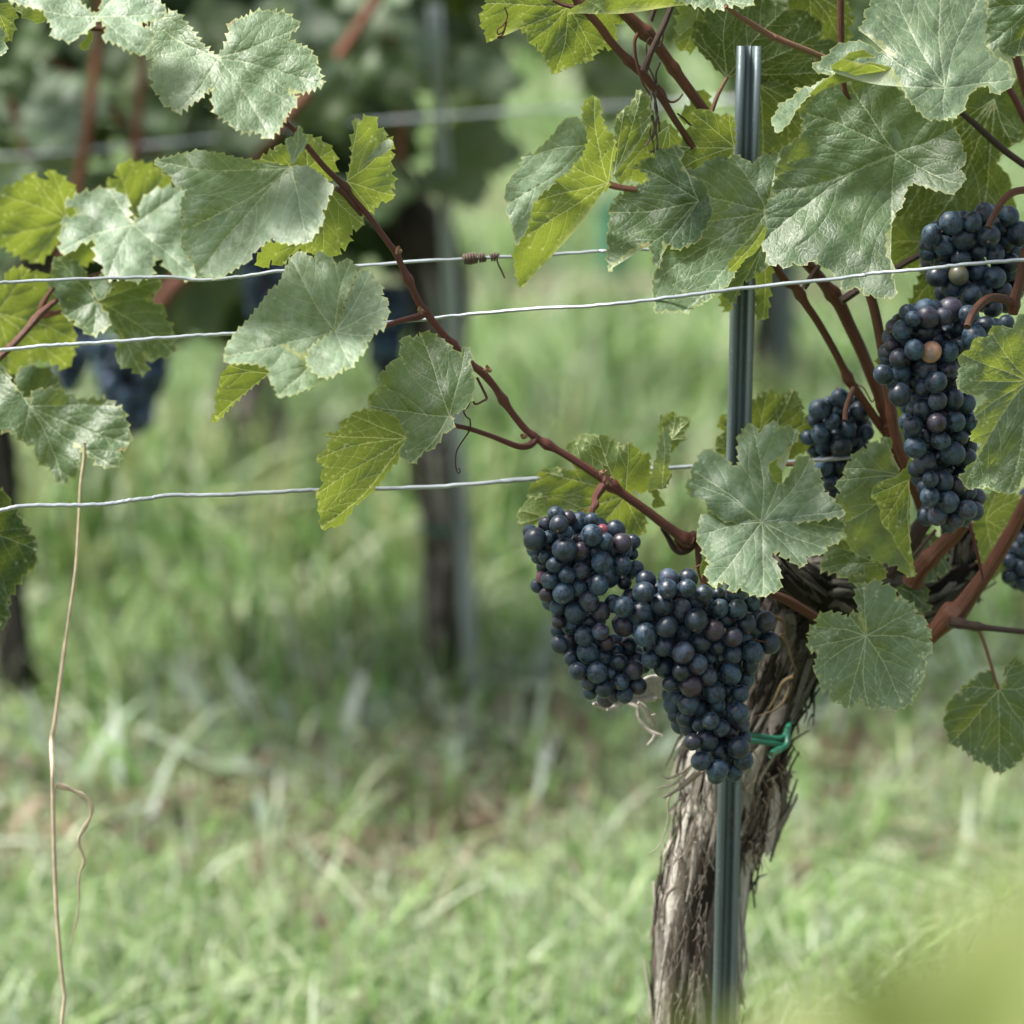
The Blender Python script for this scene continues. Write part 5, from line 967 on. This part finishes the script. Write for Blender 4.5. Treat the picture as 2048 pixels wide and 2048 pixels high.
bunch('P 1420,510,140,1 1740,530,125,1 1000,620,140 1270,600,120 1640,660,110,1 740,770,130 1170,810,150 1480,780,140 1880,760,150 900,920,135 1710,850,110,1 690,1000,110,1 1340,970,120,1 1120,1080,130,1 840,1090,120,1 1560,1020,120,1 1790,980,120,1 1760,1130,110,2 810,1310,140 1090,1290,120,o 1330,1250,120,1 1560,1320,140 1750,1250,120,2 1920,1100,130,2 1000,1460,130,1 880,1520,100,2 1250,1540,140 1390,1520,130,1 1200,1400,120,2 1650,1500,120,2 1500,1420,120,2 1530,1720,110,1 1700,1650,120,2 1850,1400,130,2 1100,1600,120,2 1400,1650,110,2 1950,900,120,2 1280,1260,110,2 980,1180,110,2',
    -.055, 'dark shaded bunch at the upper right, crossed by the taut bright wire', 34, fill=26, base='d')
bunch('K 1440,190,100 1640,75,85 1830,200,95 1570,310,75 1715,370,85 1460,420,90 1655,540,98 1330,460,75,1 1480,540,75,1 1600,450,70,2 1900,410,75 1780,100,70,1 1400,590,60,2 1480,740,90,1 1630,740,85,1 1550,900,75,1 1640,890,80,1 1570,1000,55,1 1750,640,70,2 1850,520,70,2 1530,110,50,2 1420,640,70,2 1760,480,60,2 1700,820,70,2 1500,830,70,2',
    .035, 'small loose blue bunch between the stake and the leaning canes, behind the lowest wire', 35, fill=12)
bunch('G 1870,630,50,1 1960,500,60 1930,810,45 1890,880,60 1830,960,50 1920,1010,50 1830,1070,55 1940,1120,60 1990,900,60 1980,1050,60 1990,760,60 1990,1180,55 2050,980,60 2050,1100,60 2040,840,60 1960,590,55,1 2030,600,60',
    .03, 'bunch cut off by the right edge, behind the thick leaning cane', 36, fill=8, base='d')

# ================================================================ SECOND AND THIRD ROWS
def leaf_template(seed):
    rr = random.Random(seed); p = []
    lobes = [(-90, 1.0), (-35, .92), (-145, .92), (20, .72), (160, .72)]
    for i in range(72):
        a = -90+5*i
        aa = (a+180) % 360-180; rad = .34
        for c_, L_ in lobes:
            dlt = abs((aa-c_+180) % 360-180); rad = max(rad, L_*(1-(dlt/34)**2*.42) if dlt < 34 else 0)
        sin = abs((aa-90+180) % 360-180)
        if sin < 34: rad = min(rad, .08+.60*(sin/34))
        rad *= rr.uniform(.93, 1.06) if i % 2 else rr.uniform(.84, .95)
        p.append((rad*math.cos(math.radians(a))*150, rad*math.sin(math.radians(a))*150))
    bd = teeth(p, 4, 14, rr); gxs = np.arange(-160, 160, 16); X, Y = np.meshgrid(gxs, gxs); X = X.ravel()+.3; Y = Y.ravel()
    ok = inside(bd, X, Y); X, Y = X[ok], Y[ok]
    r = delaunay_2d_cdt([Vector(q) for q in bd]+[Vector((a, b)) for a, b in zip(X, Y)], [(i, (i+1) % len(bd)) for i in range(len(bd))], [], 1, 1e-4)
    ph = [rr.uniform(0, 6) for _ in range(4)]; vs = []; cur = rr.uniform(.05, .4)
    for v in r[0]:
        x, y = v.x/150, v.y/150; z = cur*(x*x+y*y)*.6-.25*abs(x)*rr.choice([1, 1])*.6+.05*math.sin(x*7+ph[0])+.05*math.sin(y*8+ph[1]); vs.append((x, -y, -z))
    fs = []
    for f in r[2]:
        a, b, c = [vs[i] for i in f]; ar = (b[0]-a[0])*(c[1]-a[1])-(c[0]-a[0])*(b[1]-a[1]); fs.append(tuple(f) if ar > 0 else tuple(reversed(f)))
    me = bpy.data.meshes.new('leaf'); me.from_pydata(vs, [], fs); u = me.uv_layers.new(name='UVMap'); idx = np.empty(len(me.loops), int); me.loops.foreach_get('vertex_index', idx)
    u.data.foreach_set('uv', (np.array([(v[0]*1.5, v[1]*1.5) for v in vs], np.float32))[idx].ravel())
    me.attributes.new('edge', 'FLOAT', 'POINT'); me.attributes.new('vein', 'FLOAT', 'POINT')
    me.materials.append(M_LEAF); me.polygons.foreach_set('use_smooth', np.ones(len(me.polygons), bool)); me.update(); return me
LT = [leaf_template(40+i) for i in range(5)]
def put_leaf(parent, p, size, rr, color, up=.7, facing=None):
    o = bpy.data.objects.new('leaf', rr.choice(LT)); C.objects.link(o); o.parent = parent; o.location = p-Vector(parent.location)
    nrm = Vector((rr.gauss(0, .45), -rr.uniform(.2, 1.0) if facing is None else facing, rr.uniform(-.1, 1)*up+.1)).normalized()
    q = nrm.to_track_quat('Z', 'Y'); o.rotation_mode = 'QUATERNION'; o.rotation_quaternion = q @ Matrix.Rotation(rr.uniform(-1.0, 1.0), 4, 'Z').to_quaternion()
    o.scale = (size,)*3; o.color = (*color, 1); return o
def bgvine(px, base_y, row, label, seed, trunk, leaves, lean=0, tr=34, stake_dx=None):
    rr = random.Random(seed); b = P(px, base_y, 0, row); root = empty('grapevine', (b.x, b.y, 0), label, 'grapevine', 'grapevines')
    if trunk:
        w = w_([(x, y, d) for x, y, d in trunk], row); rad = [r_*mpp(row) for r_ in lerp_list(tr, len(w))]
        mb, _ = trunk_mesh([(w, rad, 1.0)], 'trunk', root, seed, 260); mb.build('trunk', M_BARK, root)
    for (x, y, d, s_, c_) in leaves(rr): put_leaf(root, P(x, y, d, row), s_, rr, c_)
    return root
def unseen_foliage(parent, n, x0, x1, y0, y1, d0, d1, row, seed, dark=.8, s=.07, col_dust_sheen=.1):
    """unseen rest of the crown, added overhead to shade the leaves below"""
    rr = random.Random(seed); V = []; F = []; U = []; k0 = 0
    tm = [(np.array([tuple(v.co) for v in m_.vertices]), [tuple(p.vertices) for p in m_.polygons]) for m_ in LT]
    for _ in range(n):
        c = P(rr.uniform(x0, x1), rr.uniform(y0, y1), rr.uniform(d0, d1), row); nrm = Vector((rr.gauss(0, .5), rr.gauss(-.2, .6), rr.uniform(.1, 1))).normalized()
        R_ = (nrm.to_track_quat('Z', 'Y') @ Matrix.Rotation(rr.uniform(0, 6.28), 4, 'Z').to_quaternion()).to_matrix(); sz = s*rr.uniform(.8, 1.2)
        vv, ff = rr.choice(tm); W_ = vv @ (np.array(R_).T*sz)+np.array(c); V.append(W_); F += [tuple(i+k0 for i in f) for f in ff]; U.append(vv[:, :2]*1.5); k0 += len(vv)
    V = np.concatenate(V); U = np.concatenate(U)
    me = bpy.data.meshes.new('unseen_foliage'); me.from_pydata([tuple(v) for v in V], [], F); u = me.uv_layers.new(name='UVMap'); idx = np.empty(len(me.loops), int); me.loops.foreach_get('vertex_index', idx)
    u.data.foreach_set('uv', U.astype(np.float32)[idx].ravel()); me.attributes.new('edge', 'FLOAT', 'POINT'); me.attributes.new('vein', 'FLOAT', 'POINT'); me.materials.append(M_LEAF)
    me.polygons.foreach_set('use_smooth', np.ones(len(F), bool)); me.update()
    o = link('unseen_foliage', me, parent); o.color = (col_dust_sheen, 0, dark, 1); o['kind'] = 'stuff'; return o
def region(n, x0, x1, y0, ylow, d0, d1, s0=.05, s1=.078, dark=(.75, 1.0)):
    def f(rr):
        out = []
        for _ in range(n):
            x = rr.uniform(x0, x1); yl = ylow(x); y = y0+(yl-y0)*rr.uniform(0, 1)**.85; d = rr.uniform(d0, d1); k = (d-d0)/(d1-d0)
            out.append((x, y, d, rr.uniform(s0, s1), (rr.choice([0, 0, 0, .05, .15]), rr.uniform(0, .05), min(1, rr.uniform(*dark)*(.7+k)))))  # leaves deeper in the row painted darker, as canopy shade
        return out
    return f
low2 = lambda x: 640-70*math.sin(x/90.)-(max(0, x-420)*.2)
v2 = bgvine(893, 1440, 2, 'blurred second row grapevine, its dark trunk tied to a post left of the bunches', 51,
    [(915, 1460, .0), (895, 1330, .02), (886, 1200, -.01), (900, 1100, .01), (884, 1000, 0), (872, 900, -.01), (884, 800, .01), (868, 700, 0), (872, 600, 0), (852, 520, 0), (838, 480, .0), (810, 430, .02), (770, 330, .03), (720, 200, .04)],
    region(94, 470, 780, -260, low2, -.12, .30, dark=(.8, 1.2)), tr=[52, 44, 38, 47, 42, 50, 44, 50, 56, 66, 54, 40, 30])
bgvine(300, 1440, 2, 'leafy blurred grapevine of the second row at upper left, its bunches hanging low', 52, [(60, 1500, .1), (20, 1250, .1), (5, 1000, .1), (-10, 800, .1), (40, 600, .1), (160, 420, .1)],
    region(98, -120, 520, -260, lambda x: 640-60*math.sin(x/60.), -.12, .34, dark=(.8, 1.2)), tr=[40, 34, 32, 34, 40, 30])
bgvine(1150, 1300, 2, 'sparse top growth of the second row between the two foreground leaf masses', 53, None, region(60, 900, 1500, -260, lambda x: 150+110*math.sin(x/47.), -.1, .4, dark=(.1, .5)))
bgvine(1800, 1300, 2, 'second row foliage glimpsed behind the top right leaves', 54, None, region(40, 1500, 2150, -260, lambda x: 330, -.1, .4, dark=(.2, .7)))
unseen_foliage(v2, 400, -300, 820, -1300, -120, -.15, .42, 2, 91, .9)
unseen_foliage(vine, 110, 950, 2400, -1500, -200, .04, .40, 0, 93, .3, .062, .4)
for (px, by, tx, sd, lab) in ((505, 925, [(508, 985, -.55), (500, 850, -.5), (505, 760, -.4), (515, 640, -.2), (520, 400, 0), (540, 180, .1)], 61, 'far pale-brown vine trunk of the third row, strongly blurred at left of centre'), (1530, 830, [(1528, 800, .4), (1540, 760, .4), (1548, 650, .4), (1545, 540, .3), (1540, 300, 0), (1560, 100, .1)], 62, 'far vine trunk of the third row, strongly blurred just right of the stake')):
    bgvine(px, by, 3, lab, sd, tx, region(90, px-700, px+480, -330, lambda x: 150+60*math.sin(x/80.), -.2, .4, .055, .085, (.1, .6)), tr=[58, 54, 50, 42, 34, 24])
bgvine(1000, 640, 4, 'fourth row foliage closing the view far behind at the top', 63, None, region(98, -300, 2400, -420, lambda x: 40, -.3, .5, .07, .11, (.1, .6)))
# pale big leaves that show as blurred patches in the second row
rr = random.Random(77)
vs2 = bgvine(120, 1400, 2, 'second row shoot with big pale leaves blurred at the upper left', 55, None, lambda r: [])
for (x, y, s_, dd, c_) in [(60, 225, .075, -.30, (1, 0, 0)), (150, 250, .07, -.32, (1, 0, 0)), (110, 330, .07, -.30, (1, 0, 0)), (120, 200, .05, -.25, (.5, 0, .2)), (230, 160, .07, -.2, (.5, .25, 0)), (200, 100, .05, -.2, (.2, .1, .4)), (380, 320, .055, -.2, (.4, .35, 0)), (620, 60, .08, -.2, (.9, 0, 0)), (700, 90, .05, -.2, (1, 0, 0)), (440, 60, .06, -.2, (.4, .2, .3)), (830, 110, .06, -.2, (1, 0, 0)), (560, 120, .06, -.2, (.5, 0, .5)), (700, 230, .05, -.15, (.3, .1, .6)), (960, 340, .085, -.15, (.2, .1, .45)), (640, 590, .07, -.1, (.3, .3, .3)), (430, 600, .08, -.1, (.3, .1, .5))]:
    put_leaf(vs2, P(x, y, dd, 2), s_, rr, c_, facing=-.9)
for _ in range(16):
    put_leaf(vs2, P(rr.uniform(720, 1080), rr.uniform(-60, 230), rr.uniform(-.3, .3), 2), rr.uniform(.04, .06), rr, (rr.choice([.1, .3, .7]), rr.uniform(0, .2), rr.uniform(.0, .5)))
for _ in range(52):
    x = rr.uniform(-60, 780); y = rr.uniform(-60, 560)*(1 if x < 620 else .8); put_leaf(vs2, P(x, y, rr.uniform(-.45, -.15), 2), rr.uniform(.035, .06), rr, (rr.choice([0, .05, .15, .4]), rr.uniform(0, .1), rr.uniform(.3, .9)))
M_ORANGE = bark_cane('orange_young_cane', (.09, .028, .013), (.21, .066, .030), (.07, .028, .016))  # brighter orange bark than the near canes
for t_, r_, d_ in [('X 215,-80 200,60 180,230 150,400 120,560', 9, -.42), ('X 290,-80 285,130 270,300 250,470', 8, -.42), ('X 800,-80 740,20 680,110 620,180 560,250 470,380', 11, -.4), ('X 500,410 420,490 385,535 340,580 290,650', 14, -.45), ('X 100,120 250,250 330,320', 8, -.2), ('X 640,480 560,560', 8, -.2), ('X 60,420 55,300 20,200', 9, -.3), ('X 770,440 800,300 790,120 760,-40', 9, -.2)]:
    cane(t_, r_, d_, M_ORANGE, vs2, row=2)
def bgbunch(cx, cy, w_x, h_y, d, label, seed, row=2, r=20):
    rr = random.Random(seed); s = ''
    for j in range(int(h_y/(r*1.25))):
        t = j/(h_y/(r*1.25)); ww = w_x*(1-t**1.6*.75)
        k = max(1, int(ww/(r*1.5)))
        for i in range(k): s += f"Z {((cx-ww/2+ww*(i+.5)/k)+rr.uniform(-5,5))/2048*1932:.1f},{(cy-h_y/2+h_y*t+rr.uniform(-5,5))/2048*1932:.1f},{r*rr.uniform(.9,1.1)*.943:.1f},{rr.choice([0,0,1])} "
    return bunch(s, d, label, seed, row, 10, base='b')
TINT['b'] = (.009, .022, .048)
bgbunch(262, 785, 150, 200, -.42, 'blurred blue bunch of the second row hanging below the middle wire at left', 71, r=17)
bgbunch(528, 570, 110, 190, -.42, 'blurred bluish bunch of the second row behind the pale crumpled leaf', 72, r=17)
bgbunch(770, 690, 90, 200, -.06, 'nearly black blurred bunch of the second row beside the dark trunk', 73, r=17)
bgbunch(140, 700, 110, 170, -.3, 'shaded blurred bunch of the second row behind the two-lobed dark leaf', 74, r=17)
bgbunch(40, 430, 110, 190, .0, 'shadowed bunch of the second row at the far left edge', 75, r=17)
bgbunch(330, 400, 110, 160, .0, 'shadowed bunch of the second row behind the broad folded leaf', 76, r=17)

wire('Z -40,300 300,272 600,238 900,215 1150,200', 3.2, [-.36, -.36], 'blurred upper wire of the second row crossing behind the foliage at top left', 2)
wire('Z -40,330 200,320 400,300 600,262', 5, [.1, .1], 'fainter second wire of the second row just under the blurred upper one', 2)
a = P(868, 10, -.16, 2); b = P(948, 1440, -.05, 2); o = stake('metal_stake', a, b, .017, m=M_STEEL2); tag(o, 'blurred metal stake leaning against the trunk of the second row', 'vine stake', 'metal vineyard stakes')
a = P(1590, 300, .0, 3); b = P(1562, 845, .0, 3); o = stake('metal_stake', a, b, .034); tag(o, 'far blurred metal stake of the third row just right of the near stake', 'vine stake', 'metal vineyard stakes')
for (y, dx, lab) in ((1050, 0, 'lower blurred green tie round the second row trunk'), (600, -5, 'upper blurred green tie near the head of the second row trunk')):
    c = P(890+dx, y, 0, 2); mb = MB(); p = [c+Vector((.034*math.cos(t*6.283/24), .034*math.sin(t*6.283/24), .002*math.sin(t))) for t in range(25)]; tube(mb, p, [.003]*25, 8); o = mb.build('plastic_tie', M_GREENPLASTIC); tag(o, lab, 'plant tie')
# green tubes round young vines far behind
for (x, y0, y1, row, lab) in ((1228, 400, 640, 4, 'far blurred green plastic guard tube round a young vine, left of the stake'),):
    top = P(x, y0, 0, row); bot = P(x+6, y1, 0, row); mb = MB(); n = 8; p = [bot.lerp(top, i/n) for i in range(n+1)]
    tube(mb, p, [.036+.002*math.sin(i*1.7) for i in range(n+1)], 16); o = mb.build('guard_tube', M_GUARD); tag(o, lab, 'guard tube')

# ================================================================ LOOSE ITEMS
def straw():
    mb = MB()
    pp = pts('I 545,1240 540,1350 520,1500 510,1700 505,1800 Z 142,1080 128,1180 116,1270 104,1360 97,1400 99,1450 100,1500 102,1600 106,1700 113,1800 119,1860 122,1880 117,1932 122,1990'); n = len(pp)
    p = catmull([P(x, y, .14 if y < 1500 else .10) for x, y in pp], 5); tube(mb, p, [3.0*mp0 if i < len(p)*.35 else 4.4*mp0 for i in range(len(p))], 8, wob=.08)
    return mb
root = empty('straw_stalk', (P(120, 2040, .1).x, P(120, 2040, .1).y, 0), 'tall bent dry straw stalk standing at the left, reaching above the lowest wire', 'dry stalk')
straw().build('stem', M_STRAW, root)
mb = MB(); p = catmull([P(x, y, .10) for x, y in pts('T 430,85 520,110 600,145 650,175 690,215 710,280 690,350 650,420 615,480 610,540 640,620 650,680 620,760 610,850 612,1000 590,1150 540,1310')], 6)
n = len(p); tube(mb, p, [(5.5-4*i/n)*mp0*(1+.25*math.sin(i*.5)) for i in range(n)], 8, flat=.35); mb.build('dry_leaf', M_STRAW, root)
# out-of-focus shoot of the nearest row, low in front of the lens
near = empty('grapevine', (.22, .9, 0), 'bright green out-of-focus shoot tips very close to the camera in the bottom right corner', 'grapevine', 'grapevines')
rr = random.Random(8)
def PN(px, py, Y):
    dx = (px-1024)/FPX; dz = -(py-1024)/FPX; v = Vector((dx, cp+dz*sp, -sp+dz*cp)); return Vector((0, 0, CAMZ))+v*(Y/v.y)
for (x, y, Y, s_) in [(1990, 2050, .68, .026), (1850, 2100, .68, .025), (2120, 1930, .60, .026), (1700, 2150, .70, .024), (1540, 2180, .66, .022), (2160, 2060, .55, .035), (1930, 2160, .72, .03), (1400, 2230, .62, .02)]:
    put_leaf(near, PN(x, y, Y), s_, rr, (0, .7, 0), facing=-.5, up=1.2)
mb = MB(); p = catmull([PN(1960, 2110, .95), PN(1970, 2500, .98), PN(1980, 3400, 1.0), Vector((.15, 1.0, .0))], 5); tube(mb, p, [.003]*len(p), 8); mb.build('cane', M_CANE, near)
near2 = empty('tall_grass', (-.02, 1.75, 0), 'tall soft grass blades out of focus just in front of the trunk foot', 'tall grass')
mb = MB()
for i in range(60):
    x = rr.gauss(1150, 400); Y = rr.uniform(1.35, 1.95); b0 = PN(x, 2200, Y); b0.z = 0; t = PN(x+rr.uniform(-120, 120), 2048-rr.uniform(-120, 110)*rr.random(), Y); m_ = b0.lerp(t, .6)+Vector((rr.uniform(-.02, .02), 0, .02))
    pth = catmull([b0, m_, t], 5); n = len(pth); vs = []; fs = []; w = rr.uniform(.0015, .003)
    for k, q in enumerate(pth): ww = w*(1-(k/(n-1))**2*.95); vs += [q-Vector((ww, ww*.3, 0)), q+Vector((ww, ww*.3, 0))]
    for k in range(n-1): fs.append((2*k, 2*k+1, 2*k+3, 2*k+2))
    g = rr.uniform(.7, 1.2); mb.add(vs, fs, None, (.22*g, .34*g, .06*g))
mb.build('blade_tuft', M_GRASS, near2)
